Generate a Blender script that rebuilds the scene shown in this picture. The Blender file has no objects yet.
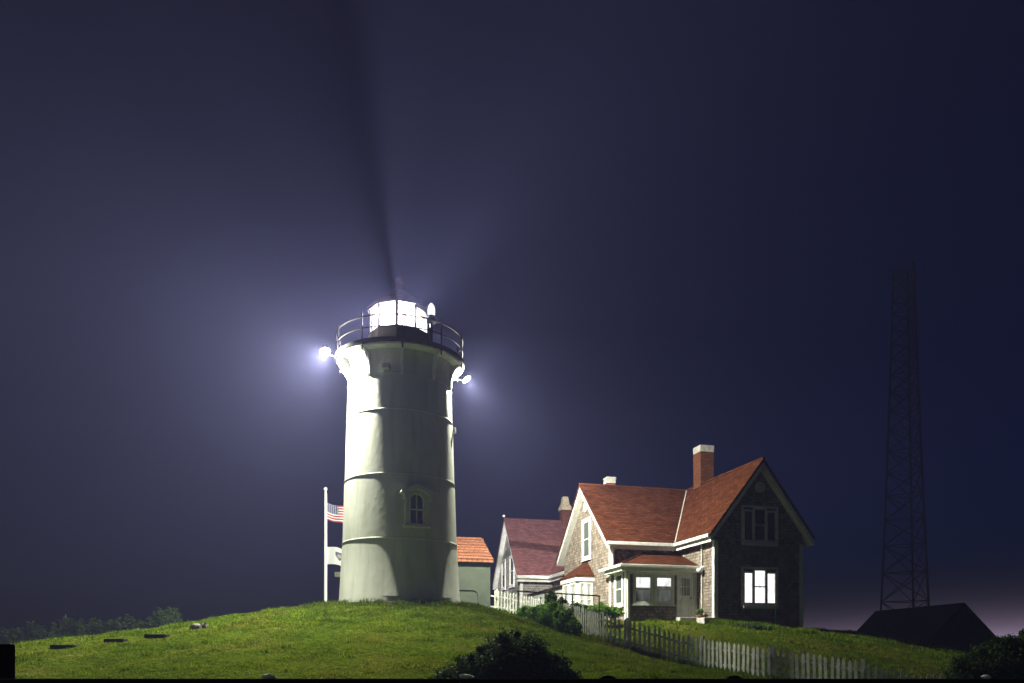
import bpy, math, random
import numpy as np
from mathutils import Vector, Matrix

R = math.radians
random.seed(7)
rng = np.random.default_rng(11)
scene = bpy.context.scene
col = scene.collection
EYE = 1.6

# ---------------------------------------------------------------- mesh builder
class MB:
    """collects vertices and faces, links them as one mesh object"""
    def __init__(self, org=(0, 0, 0)):
        self.v = []; self.f = []; self.o = org
    def add(self, vs, fs):
        n = len(self.v)
        o = self.o
        self.v += [(p[0] - o[0], p[1] - o[1], p[2] - o[2]) for p in vs]
        self.f += [tuple(i + n for i in f) for f in fs]
        return self
    def box(self, x0, x1, y0, y1, z0, z1):
        vs = [(x, y, z) for z in (z0, z1) for y in (y0, y1) for x in (x0, x1)]
        return self.add(vs, [(0, 2, 3, 1), (4, 5, 7, 6), (0, 1, 5, 4), (2, 6, 7, 3), (0, 4, 6, 2), (1, 3, 7, 5)])
    def prism(self, poly, fn, d0, d1):
        """poly 2D list, fn(a, b, d) -> 3D point, extruded from d0 to d1"""
        n = len(poly)
        vs = [fn(a, b, d0) for a, b in poly] + [fn(a, b, d1) for a, b in poly]
        fs = [tuple(range(n))[::-1], tuple(range(n, 2 * n))]
        fs += [(i, (i + 1) % n, n + (i + 1) % n, n + i) for i in range(n)]
        return self.add(vs, fs)
    def ring(self, outer, inner, fn, d0, d1):
        """frame between two polygons of equal count"""
        n = len(outer)
        vs = []
        for d in (d0, d1):
            vs += [fn(a, b, d) for a, b in outer] + [fn(a, b, d) for a, b in inner]
        fs = []
        for i in range(n):
            j = (i + 1) % n
            fs += [(i, j, n + j, n + i), (2*n + i, 3*n + i, 3*n + j, 2*n + j),
                   (i, 2*n + i, 2*n + j, j), (n + i, n + j, 3*n + j, 3*n + i)]
        return self.add(vs, fs)
    def lathe(self, prof, c=(0, 0), n=64, a0=0.0, a1=2 * math.pi, caps=False):
        full = abs(a1 - a0 - 2 * math.pi) < 1e-6
        m = n if full else n + 1
        vs = []
        for i in range(m):
            a = a0 + (a1 - a0) * i / n
            for r, z in prof:
                vs.append((c[0] + r * math.sin(a), c[1] - r * math.cos(a), z))
        k = len(prof); fs = []
        for i in range(n):
            i2 = (i + 1) % m
            for j in range(k - 1):
                fs.append((i * k + j, i2 * k + j, i2 * k + j + 1, i * k + j + 1))
        if caps:
            fs.append(tuple(i * k for i in range(m))[::-1]); fs.append(tuple(i * k + k - 1 for i in range(m)))
        return self.add(vs, fs)
    def tube(self, pts, r, n=8, closed=False):
        pts = [Vector(p) for p in pts]; m = len(pts); vs = []
        rr = r if isinstance(r, (list, tuple)) else [r] * m
        for i, p in enumerate(pts):
            if closed: d = pts[(i + 1) % m] - pts[i - 1]
            else: d = pts[min(i + 1, m - 1)] - pts[max(i - 1, 0)]
            d.normalize()
            up = Vector((0, 0, 1)) if abs(d.z) < .9 else Vector((1, 0, 0))
            s = d.cross(up).normalized(); t = s.cross(d)
            for k in range(n):
                a = 2 * math.pi * k / n
                vs.append(tuple(p + (s * math.cos(a) + t * math.sin(a)) * rr[i]))
        fs = []
        for i in range(m if closed else m - 1):
            j = (i + 1) % m
            for k in range(n):
                k2 = (k + 1) % n
                fs.append((i*n + k, i*n + k2, j*n + k2, j*n + k))
        if not closed:
            fs.append(tuple(range(n))[::-1]); fs.append(tuple(range((m-1)*n, m*n)))
        return self.add(vs, fs)
    def ball(self, c, r, nu=16, nv=10, sz=1.0):
        vs = [(c[0], c[1], c[2] - r * sz)]
        for j in range(1, nv):
            t = math.pi * j / nv
            for i in range(nu):
                a = 2 * math.pi * i / nu
                vs.append((c[0] + r*math.sin(t)*math.cos(a), c[1] + r*math.sin(t)*math.sin(a), c[2] - r*sz*math.cos(t)))
        vs.append((c[0], c[1], c[2] + r * sz)); L = len(vs) - 1
        fs = [(0, 1 + (i + 1) % nu, 1 + i) for i in range(nu)]
        for j in range(nv - 2):
            for i in range(nu):
                a = 1 + j*nu + i; b = 1 + j*nu + (i+1) % nu
                fs.append((a, b, b + nu, a + nu))
        o = 1 + (nv - 2) * nu
        fs += [(L, o + i, o + (i + 1) % nu) for i in range(nu)]
        return self.add(vs, fs)
    def build(self, name, mat, parent=None, smooth=None, bevel=0.0):
        me = bpy.data.meshes.new(name)
        me.from_pydata(self.v, [], self.f)
        import bmesh
        bm = bmesh.new(); bm.from_mesh(me)
        bmesh.ops.recalc_face_normals(bm, faces=bm.faces)
        uv = bm.loops.layers.uv.new('metric')
        Z = Vector((0, 0, 1))
        for f in bm.faces:
            n = f.normal
            t = Z.cross(n) if abs(n.z) < .98 else Vector((1, 0, 0))
            t.normalize(); b = n.cross(t)
            for l in f.loops:
                l[uv].uv = (l.vert.co.dot(t), l.vert.co.dot(b))
        if smooth is not None:
            for f in bm.faces: f.smooth = True
        bm.to_mesh(me); bm.free()
        if smooth is not None and smooth < 180:
            try: me.set_sharp_from_angle(angle=R(smooth))
            except Exception: pass
        o = bpy.data.objects.new(name, me); col.objects.link(o)
        if mat: me.materials.append(mat)
        if parent: o.parent = parent
        if bevel > 0:
            md = o.modifiers.new('bevel', 'BEVEL'); md.width = bevel; md.segments = 2; md.limit_method = 'ANGLE'
        return o

def tag(o, label=None, cat=None, group=None, kind=None):
    if label: o['label'] = label
    if cat: o['category'] = cat
    if group: o['group'] = group
    if kind: o['kind'] = kind
    return o

def empty(name, loc, rz=0.0):
    o = bpy.data.objects.new(name, None); col.objects.link(o)
    o.location = loc; o.rotation_euler = (0, 0, rz); o.empty_display_size = .3
    return o

def copy_tree(o, parent=None):
    c = o.copy(); col.objects.link(c); c.parent = parent
    for ch in list(o.children): copy_tree(ch, c)
    return c

# ---------------------------------------------------------------- materials
class NT:
    def __init__(self, name):
        self.m = bpy.data.materials.new(name); self.m.use_nodes = True
        self.t = self.m.node_tree; self.t.nodes.clear()
        self.out = self.n('ShaderNodeOutputMaterial')
    def n(self, ty, **kw):
        nd = self.t.nodes.new(ty)
        for k, v in kw.items():
            if k in nd.inputs.keys() if isinstance(k, str) else False: nd.inputs[k].default_value = v
            else: setattr(nd, k, v)
        return nd
    def l(self, a, b): self.t.links.new(a, b)

def ramp(N, fac, stops):
    r = N.n('ShaderNodeValToRGB'); e = r.color_ramp.elements
    while len(e) < len(stops): e.new(.5)
    for el, (p, c) in zip(e, stops):
        el.position = p; el.color = (*c, 1) if len(c) == 3 else c
    N.l(fac, r.inputs[0]); return r.outputs[0]

def mixc(N, fac, a, b, blend='MIX'):
    m = N.n('ShaderNodeMix'); m.data_type = 'RGBA'; m.blend_type = blend
    for s, i in ((fac, 0), (a, 6), (b, 7)):
        if hasattr(s, 'is_output'): N.l(s, m.inputs[i])
        else: m.inputs[i].default_value = (*s, 1) if isinstance(s, tuple) else s
    return m.outputs[2]

def paint(name, c, var=.12, scale=3.0, rough=.55, bump=.15, bscale=60, metallic=0.0, dirt=None, streak=False, spec=.3):
    N = NT(name); tc = N.n('ShaderNodeTexCoord')
    mp = N.n('ShaderNodeMapping'); N.l(tc.outputs['Object'], mp.inputs[0])
    if streak: mp.inputs['Scale'].default_value = (1, 1, .12)
    nz = N.n('ShaderNodeTexNoise'); nz.inputs['Scale'].default_value = scale; nz.inputs['Detail'].default_value = 6
    N.l(mp.outputs[0], nz.inputs[0])
    d = dirt or tuple(x * (1 - var * 2.2) for x in c)
    cc = ramp(N, nz.outputs[0], [(.32, d), (.62, c)])
    p = N.n('ShaderNodeBsdfPrincipled'); p.inputs['Roughness'].default_value = rough; p.inputs['Metallic'].default_value = metallic; p.inputs['Specular IOR Level'].default_value = spec
    N.l(cc, p.inputs['Base Color'])
    if bump:
        n2 = N.n('ShaderNodeTexNoise'); n2.inputs['Scale'].default_value = bscale; n2.inputs['Detail'].default_value = 4
        N.l(tc.outputs['Object'], n2.inputs[0])
        b = N.n('ShaderNodeBump'); b.inputs['Strength'].default_value = bump; b.inputs['Distance'].default_value = .02
        N.l(n2.outputs[0], b.inputs['Height']); N.l(b.outputs[0], p.inputs['Normal'])
    N.l(p.outputs[0], N.out.inputs[0]); return N.m

def tiles(name, c1, c2, gap, w, h, rough=.85, bump=.5, noise=.5, dist=.02):
    """courses of shingles or bricks in metres, from the metric UVs"""
    N = NT(name); uv = N.n('ShaderNodeUVMap'); uv.uv_map = 'metric'
    wob = N.n('ShaderNodeTexNoise'); wob.inputs['Scale'].default_value = 1.3
    N.l(uv.outputs[0], wob.inputs[0])
    va = N.n('ShaderNodeVectorMath'); va.operation = 'MULTIPLY_ADD'
    N.l(wob.outputs[1], va.inputs[0]); va.inputs[1].default_value = (.05, .03, 0); N.l(uv.outputs[0], va.inputs[2])
    br = N.n('ShaderNodeTexBrick')
    br.inputs['Scale'].default_value = 1; br.inputs['Brick Width'].default_value = w; br.inputs['Row Height'].default_value = h
    br.inputs['Mortar Size'].default_value = gap; br.inputs['Mortar Smooth'].default_value = .3
    br.inputs['Color1'].default_value = (*c1, 1); br.inputs['Color2'].default_value = (*c2, 1)
    br.inputs['Mortar'].default_value = (*[x * .35 for x in c1], 1); br.inputs['Bias'].default_value = 0
    N.l(va.outputs[0], br.inputs[0])
    nz = N.n('ShaderNodeTexNoise'); nz.inputs['Scale'].default_value = 2.2; nz.inputs['Detail'].default_value = 8; nz.inputs['Roughness'].default_value = .7
    N.l(uv.outputs[0], nz.inputs[0])
    g = ramp(N, nz.outputs[0], [(.3, (1 - noise,) * 3), (.7, (1 + noise * .4,) * 3)])
    cc = mixc(N, 1.0, br.outputs[0], g, 'MULTIPLY')
    p = N.n('ShaderNodeBsdfPrincipled'); p.inputs['Roughness'].default_value = rough
    p.inputs['Specular IOR Level'].default_value = .04
    N.l(cc, p.inputs['Base Color'])
    # course profile: each row lifts towards its lower edge
    sp = N.n('ShaderNodeSeparateXYZ'); N.l(va.outputs[0], sp.inputs[0])
    dv = N.n('ShaderNodeMath'); dv.operation = 'DIVIDE'; N.l(sp.outputs[1], dv.inputs[0]); dv.inputs[1].default_value = h
    fr = N.n('ShaderNodeMath'); fr.operation = 'FRACT'; N.l(dv.outputs[0], fr.inputs[0])
    sb = N.n('ShaderNodeMath'); sb.operation = 'SUBTRACT'; sb.inputs[0].default_value = 1; N.l(fr.outputs[0], sb.inputs[1])
    mm = N.n('ShaderNodeMath'); mm.operation = 'MULTIPLY_ADD'; N.l(br.outputs['Fac'], mm.inputs[0]); mm.inputs[1].default_value = -.8; N.l(sb.outputs[0], mm.inputs[2])
    rgb = N.n('ShaderNodeMath'); rgb.operation = 'MULTIPLY_ADD'
    N.l(br.outputs[0], rgb.inputs[0]); rgb.inputs[1].default_value = 1.5; N.l(mm.outputs[0], rgb.inputs[2])
    b = N.n('ShaderNodeBump'); b.inputs['Strength'].default_value = bump; b.inputs['Distance'].default_value = dist
    N.l(rgb.outputs[0], b.inputs['Height']); N.l(b.outputs[0], p.inputs['Normal'])
    N.l(p.outputs[0], N.out.inputs[0]); return N.m

def glow(name, c, s):
    N = NT(name); e = N.n('ShaderNodeEmission'); e.inputs[0].default_value = (*c, 1); e.inputs[1].default_value = s
    N.l(e.outputs[0], N.out.inputs[0]); return N.m

def room_glow(name, c, s0, s1, sc):
    """lit room seen through thin curtains: light and dark folds"""
    N = NT(name); tc = N.n('ShaderNodeTexCoord'); mp = N.n('ShaderNodeMapping'); N.l(tc.outputs['Object'], mp.inputs[0]); mp.inputs['Scale'].default_value = (sc, sc, sc * .3)
    nz = N.n('ShaderNodeTexNoise'); nz.inputs['Scale'].default_value = 1; nz.inputs['Detail'].default_value = 3; N.l(mp.outputs[0], nz.inputs[0])
    mr = N.n('ShaderNodeMapRange'); N.l(nz.outputs[0], mr.inputs[0]); mr.inputs[1].default_value = .3; mr.inputs[2].default_value = .7; mr.inputs[3].default_value = s0; mr.inputs[4].default_value = s1
    e = N.n('ShaderNodeEmission'); e.inputs[0].default_value = (*c, 1); N.l(mr.outputs[0], e.inputs[1]); N.l(e.outputs[0], N.out.inputs[0]); return N.m

def dark_glass(name, c=(.012, .014, .02)):
    N = NT(name); p = N.n('ShaderNodeBsdfPrincipled'); p.inputs['Base Color'].default_value = (*c, 1)
    p.inputs['Roughness'].default_value = .04; p.inputs['Specular IOR Level'].default_value = .6
    tc = N.n('ShaderNodeTexCoord'); nz = N.n('ShaderNodeTexNoise'); nz.inputs['Scale'].default_value = 1.6
    N.l(tc.outputs['Object'], nz.inputs[0]); b = N.n('ShaderNodeBump'); b.inputs['Strength'].default_value = .06
    N.l(nz.outputs[0], b.inputs['Height']); N.l(b.outputs[0], p.inputs['Normal'])
    N.l(p.outputs[0], N.out.inputs[0]); return N.m

def clear_glass(name, tr=.9):
    N = NT(name); a = N.n('ShaderNodeBsdfTransparent'); g = N.n('ShaderNodeBsdfGlossy'); g.inputs['Roughness'].default_value = .03
    m = N.n('ShaderNodeMixShader'); m.inputs[0].default_value = 1 - tr
    N.l(a.outputs[0], m.inputs[1]); N.l(g.outputs[0], m.inputs[2]); N.l(m.outputs[0], N.out.inputs[0]); return N.m

def lens_mat(name, c, s):
    """glowing lens that still lets the lamp behind it through"""
    N = NT(name); a = N.n('ShaderNodeBsdfTransparent'); e = N.n('ShaderNodeEmission')
    e.inputs[0].default_value = (*c, 1); e.inputs[1].default_value = s
    ad = N.n('ShaderNodeAddShader'); N.l(a.outputs[0], ad.inputs[0]); N.l(e.outputs[0], ad.inputs[1]); N.l(ad.outputs[0], N.out.inputs[0]); return N.m

def leaf_mat(name, dark, light, scale=1.2):
    N = NT(name); tc = N.n('ShaderNodeTexCoord')
    nz = N.n('ShaderNodeTexNoise'); nz.inputs['Scale'].default_value = scale; nz.inputs['Detail'].default_value = 4
    N.l(tc.outputs['Object'], nz.inputs[0])
    n2 = N.n('ShaderNodeTexNoise'); n2.inputs['Scale'].default_value = scale * 14; N.l(tc.outputs['Object'], n2.inputs[0])
    av = N.n('ShaderNodeMath'); av.operation = 'MULTIPLY_ADD'; N.l(n2.outputs[0], av.inputs[0]); av.inputs[1].default_value = .6
    hf = N.n('ShaderNodeMath'); hf.operation = 'MULTIPLY'; N.l(nz.outputs[0], hf.inputs[0]); hf.inputs[1].default_value = .4
    N.l(hf.outputs[0], av.inputs[2])
    cc = ramp(N, av.outputs[0], [(.32, dark), (.66, light)])
    p = N.n('ShaderNodeBsdfPrincipled'); p.inputs['Roughness'].default_value = .65; p.inputs['Specular IOR Level'].default_value = .05
    N.l(cc, p.inputs['Base Color'])
    tr = N.n('ShaderNodeBsdfTranslucent'); N.l(cc, tr.inputs[0])
    m = N.n('ShaderNodeMixShader'); m.inputs[0].default_value = .25
    N.l(p.outputs[0], m.inputs[1]); N.l(tr.outputs[0], m.inputs[2]); N.l(m.outputs[0], N.out.inputs[0]); return N.m

def tower_paint():
    N = NT('tower_paint'); tc = N.n('ShaderNodeTexCoord')
    def nz(scale, sx, sz, detail=6):
        mp = N.n('ShaderNodeMapping'); N.l(tc.outputs['Object'], mp.inputs[0]); mp.inputs['Scale'].default_value = (sx, sx, sz)
        n = N.n('ShaderNodeTexNoise'); n.inputs['Scale'].default_value = scale; n.inputs['Detail'].default_value = detail; N.l(mp.outputs[0], n.inputs[0]); return n.outputs[0]
    base = ramp(N, nz(.8, 1, 1), [(.3, (.47, .485, .43)), (.7, (.56, .575, .52))])
    streak = ramp(N, nz(3.2, 1, .14, 8), [(.34, (.84, .84, .79)), (.52, (1, 1, 1))])
    c = mixc(N, 1.0, base, streak, 'MULTIPLY')
    rust = ramp(N, nz(5.0, 1, .25, 8), [(.70, (0, 0, 0)), (.80, (1, 1, 1))])
    sp = N.n('ShaderNodeSeparateColor'); N.l(rust, sp.inputs[0])
    m = N.n('ShaderNodeMath'); m.operation = 'MULTIPLY'; N.l(sp.outputs[0], m.inputs[0]); m.inputs[1].default_value = .45
    c = mixc(N, m.outputs[0], c, (.34, .22, .13))
    p = N.n('ShaderNodeBsdfPrincipled'); p.inputs['Roughness'].default_value = .62; p.inputs['Specular IOR Level'].default_value = .25
    N.l(c, p.inputs['Base Color'])
    b = N.n('ShaderNodeBump'); b.inputs['Strength'].default_value = .35; b.inputs['Distance'].default_value = .02
    N.l(nz(6, 1, .6), b.inputs['Height']); N.l(b.outputs[0], p.inputs['Normal'])
    N.l(p.outputs[0], N.out.inputs[0]); return N.m

M = {}
M['tower'] = tower_paint()
M['white'] = paint('white_trim_paint', (.78, .78, .76), .08, 5, .5, .08, 40)
M['black'] = paint('black_ironwork', (.008, .007, .008), .2, 6, .8, .1, 50, spec=.03)
M['roofiron'] = paint('lantern_roof_red_iron', (.34, .10, .07), .2, 4, .9, .15, 30, spec=.05)
M['shingle'] = tiles('weathered_shingles', (.36, .30, .25), (.175, .142, .118), .012, .14, .135, bump=.9, noise=.55, dist=.03)
M['greyshingle'] = tiles('lightened_shingles', (.52, .49, .47), (.32, .30, .29), .012, .14, .135, bump=.8, noise=.4, dist=.03)  # paler than the first house's shingles; floodlit brightness put into the colour
M['roof'] = tiles('red_asphalt_shingles', (.108, .034, .016), (.058, .018, .009), .012, .32, .15, bump=1.0, noise=.45)
M['roof2'] = tiles('lightened_red_asphalt_shingles', (.20, .085, .080), (.13, .055, .054), .010, .32, .15, bump=.6, noise=.3)  # lightened red; light on the second house's roof is put into the colour
M['claytile'] = tiles('clay_roof_tiles', (.30, .125, .072), (.20, .078, .045), .02, .26, .30, bump=1.0, noise=.35, dist=.05)
M['brick'] = tiles('red_brick', (.17, .065, .038), (.11, .042, .026), .012, .22, .075, bump=.5, noise=.35)
M['mortarcap'] = paint('chimney_cap_render', (.42, .41, .39), .15, 6, .8, .3, 30, spec=.1)
M['yellowcap'] = paint('chimney_pot_render', (.45, .38, .26), .15, 6, .8, .3, 30)
M['rendered'] = paint('darkened_grey_green_render', (.062, .076, .058), .12, 1.6, .8, .35, 12)  # outbuilding wall darkened; the shade on it is put into the colour
M['concrete'] = paint('pale_concrete', (.50, .49, .46), .15, 5, .85, .3, 30)
M['glass'] = dark_glass('dark_window_glass')
M['glassc'] = dark_glass('curtained_window_glass', (.10, .115, .115))
M['curtain'] = dark_glass('white_curtained_glass', (.42, .44, .43))
M['pane'] = clear_glass('lantern_glass', .93)
M['lit'] = room_glow('lit_window', (1, .96, .95), .92, 1.7, 7)
M['blind'] = room_glow('backlit_blind', (1, .985, .95), .75, 1.5, 5)
M['dimroom'] = room_glow('dim_lit_room', (.8, .85, .72), .015, .16, 3.2)
M['lens'] = lens_mat('lighthouse_lens', (1, .985, .97), 1.15)
M['beacon'] = glow('beacon_glow', (1, 1, .98), 1.2)
M['floodglass'] = glow('floodlight_glass', (.97, 1, .94), 60)
M['doorpaint'] = paint('pale_door_paint', (.62, .65, .60), .1, 4, .5, .1, 30)
M['fence'] = paint('weathered_white_picket_paint', (.60, .61, .56), .2, 5, .7, .3, 30)
M['pole'] = paint('flagpole_paint', (.80, .80, .80), .05, 3, .35, .0)
M['steel'] = paint('dark_galvanised_steel', (.015, .016, .020), .2, 2, .8, .0, spec=.02)
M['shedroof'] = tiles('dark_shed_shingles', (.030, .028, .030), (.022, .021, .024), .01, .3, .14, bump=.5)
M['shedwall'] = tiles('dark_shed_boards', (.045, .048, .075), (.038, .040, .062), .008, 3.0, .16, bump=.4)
M['bark'] = paint('bark', (.07, .05, .035), .3, 8, .9, .6, 30)
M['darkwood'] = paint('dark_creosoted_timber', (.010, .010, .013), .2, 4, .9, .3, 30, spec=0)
M['stone'] = paint('grey_field_stone', (.22, .22, .205), .25, 6, .9, .5, 14, spec=0)
M['scrap'] = leaf_mat('thin_white_plastic', (.7, .7, .7), (.85, .85, .85), 30)
M['slab'] = paint('dark_weathered_slab', (.030, .030, .028), .2, 5, .9, .5, 14, spec=0)
M['mulch'] = paint('dark_mulch', (.035, .026, .018), .4, 9, .95, .9, 25)
M['greenpost'] = paint('green_painted_pipe', (.10, .20, .12), .15, 4, .5, .05)
M['pot'] = paint('terracotta_pot', (.32, .13, .08), .15, 5, .8, .2, 30)
M['leaf_bright'] = leaf_mat('bright_hydrangea_leaves', (.07, .16, .015), (.17, .31, .045))
M['leaf_mid'] = leaf_mat('mid_green_leaves', (.035, .068, .018), (.11, .175, .05))
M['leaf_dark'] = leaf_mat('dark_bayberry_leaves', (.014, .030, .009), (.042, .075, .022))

# ---------------------------------------------------------------- terrain
K, HY = 760.0, 650.0
def G(x, y, Y):                      # a surveyed spot of the ground: bearing, level, distance
    return ((x - 512) * Y / K, Y, EYE + (HY - y) * Y / K)
cp = [G(400,603,26.8), G(345,603,28.6), G(458,604.5,28.8), G(400,604,31.5), G(360,604,26.9), G(440,604,26.9),
      G(325,605,29.5), G(285,609,29.2), G(250,616,29), G(200,627,29), G(150,636.5,29), G(100,644,29), G(20,653,29), G(20,660,34), G(100,652,34), G(200,639,35), G(60,648.5,29),
      G(610,645.6,25.3), G(572,631,28), G(640,653,25), G(687,666.5,24.5), G(740,676,23), G(766,679.5,22.4), G(800,687,22),
      G(865,699,21), G(940,712,20.3), (1.36*31/29.8, 31, 2.62), (.34, 32.6, 2.98), (-.83, 33.2, 3.24), (-.85, 37, 3.3), G(470,606,30),
      G(716,623,33), G(803,630.5,34.5), G(627,622.5,33.3), G(697,621,34.4), G(760,627,32.5), G(855,634,34.5), G(900,643,34), G(950,657,33)]
for x in (-8, -4, 0, 4): cp.append((x, 13, EYE - .55 - .03 * max(0, x)))
cp += [(-14, 13, EYE - .7), (-22, 14, EYE - .9), (8, 13, EYE - 1.0), (14, 13, EYE - 1.5), (20, 14, EYE - 1.9),
       (-24, 30, EYE - .5), (-34, 30, EYE - 1.4), (-12, 40, 1.9), (-20, 42, .6), (-32, 44, -.2), (-4, 42, 3.4), (2, 50, 4.0), (8, 50, 3.4), (8, 40, 3.2),
       (16, 44, 2.2), (20, 37, 1.9), (26, 42, .8), (26, 50, .6), (30, 34, .0), (2, 58, 3.0), (20, 60, 1.0), (-15, 60, .5), (-40, 60, -.5), (40, 60, -.3),
       (0, 6, .35), (-10, 6, .3), (10, 6, .15), (0, 1, .15), (-12, 0, .1), (12, 0, .1), (-25, 5, .1), (25, 5, -.2), (0, -10, 0), (-25, -10, 0), (25, -10, 0)]
cp = np.array(cp)
def tps_k(d2): return np.where(d2 > 1e-9, .5 * d2 * np.log(np.maximum(d2, 1e-9)), 0)
n = len(cp)
A = np.zeros((n + 3, n + 3)); d2 = ((cp[:, None, :2] - cp[None, :, :2]) ** 2).sum(-1)
A[:n, :n] = tps_k(d2) + np.eye(n) * .08
A[:n, n] = 1; A[:n, n+1:] = cp[:, :2]; A[n, :n] = 1; A[n+1:, :n] = cp[:, :2].T
W = np.linalg.solve(A, np.concatenate([cp[:, 2], np.zeros(3)]))
def hgt(x, y):
    x = np.asarray(x, float); y = np.asarray(y, float); sh = x.shape
    p = np.stack([x.ravel(), y.ravel()], 1); out = np.empty(len(p))
    for i in range(0, len(p), 20000):
        q = p[i:i+20000]; dd = ((q[:, None] - cp[None, :, :2]) ** 2).sum(-1)
        out[i:i+20000] = tps_k(dd) @ W[:n] + W[n] + q @ W[n+1:]
    ex = np.maximum(np.abs(p[:, 0]) - 30, 0); ey = np.maximum(np.maximum(p[:, 1] - 58, -8 - p[:, 1]), 0)
    w = np.clip(1 - np.hypot(ex, ey) / 22, 0, 1); w = w * w * (3 - 2 * w)
    z = out * w + (-.6) * (1 - w)
    z = z + .035 * np.sin(p[:, 0] * 1.3 + .7 * np.sin(p[:, 1] * .9)) * np.sin(p[:, 1] * 1.1 + 1) + .02 * np.sin(p[:, 0] * 3.1 + p[:, 1] * 1.7)
    for fq, am in ((1.9, .030), (3.7, .022), (6.3, .012)):
        z = z + am * np.sin(p[:, 0] * fq + 2.3 * np.sin(p[:, 1] * fq * .63 + fq)) * np.sin(p[:, 1] * fq * 1.1 + 1.9 * np.sin(p[:, 0] * fq * .71))
    return z.reshape(sh)
def gz(x, y): return float(hgt(np.array([x]), np.array([y]))[0])

def np_mesh(name, verts, faces, mat, parent=None, smooth=False, k=None):
    me = bpy.data.meshes.new(name)
    nv, nf = len(verts), len(faces); k = faces.shape[1]
    me.vertices.add(nv); me.vertices.foreach_set('co', verts.astype(np.float32).ravel())
    me.loops.add(nf * k); me.loops.foreach_set('vertex_index', faces.astype(np.int32).ravel())
    me.polygons.add(nf); me.polygons.foreach_set('loop_start', np.arange(0, nf * k, k, dtype=np.int32))
    me.polygons.foreach_set('use_smooth', np.full(nf, smooth, dtype=bool))
    me.update(calc_edges=True); me.validate()
    me.materials.append(mat)
    o = bpy.data.objects.new(name, me); col.objects.link(o)
    if parent: o.parent = parent
    return o

# ground sheet
def ground_mat():
    N = NT('lawn_soil'); tc = N.n('ShaderNodeTexCoord')
    n1 = N.n('ShaderNodeTexNoise'); n1.inputs['Scale'].default_value = .55; n1.inputs['Detail'].default_value = 7; N.l(tc.outputs['Object'], n1.inputs[0])
    n2 = N.n('ShaderNodeTexNoise'); n2.inputs['Scale'].default_value = 9; n2.inputs['Detail'].default_value = 6; N.l(tc.outputs['Object'], n2.inputs[0])
    c1 = ramp(N, n1.outputs[0], [(.35, (.040, .062, .005)), (.55, (.06, .08, .007)), (.7, (.09, .085, .018))])
    c2 = ramp(N, n2.outputs[0], [(.35, (.5, .5, .5)), (.65, (1.15, 1.15, 1.15))])
    cc = mixc(N, 1.0, c1, c2, 'MULTIPLY')
    p = N.n('ShaderNodeBsdfPrincipled'); p.inputs['Roughness'].default_value = .95; p.inputs['Specular IOR Level'].default_value = 0
    N.l(cc, p.inputs['Base Color'])
    b = N.n('ShaderNodeBump'); b.inputs['Strength'].default_value = .8; b.inputs['Distance'].default_value = .06
    N.l(n2.outputs[0], b.inputs['Height']); N.l(b.outputs[0], p.inputs['Normal'])
    N.l(p.outputs[0], N.out.inputs[0]); return N.m
GX = 230.0
xs = np.concatenate([np.linspace(-GX, -46, 12), np.arange(-45, 45.1, .3), np.linspace(46, GX, 12)])
ys = np.concatenate([np.linspace(-60, -13, 6), np.arange(-12, 64.1, .3), np.linspace(66, GX, 12)])
XX, YY = np.meshgrid(xs, ys); ZZ = hgt(XX, YY)
V = np.stack([XX.ravel(), YY.ravel(), ZZ.ravel()], 1)
nx, ny = len(xs), len(ys)
ii = (np.arange(ny - 1)[:, None] * nx + np.arange(nx - 1)[None]).ravel()
F = np.stack([ii, ii + 1, ii + nx + 1, ii + nx], 1)
tag(np_mesh('ground', V, F, ground_mat(), smooth=True), kind='structure')

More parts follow.
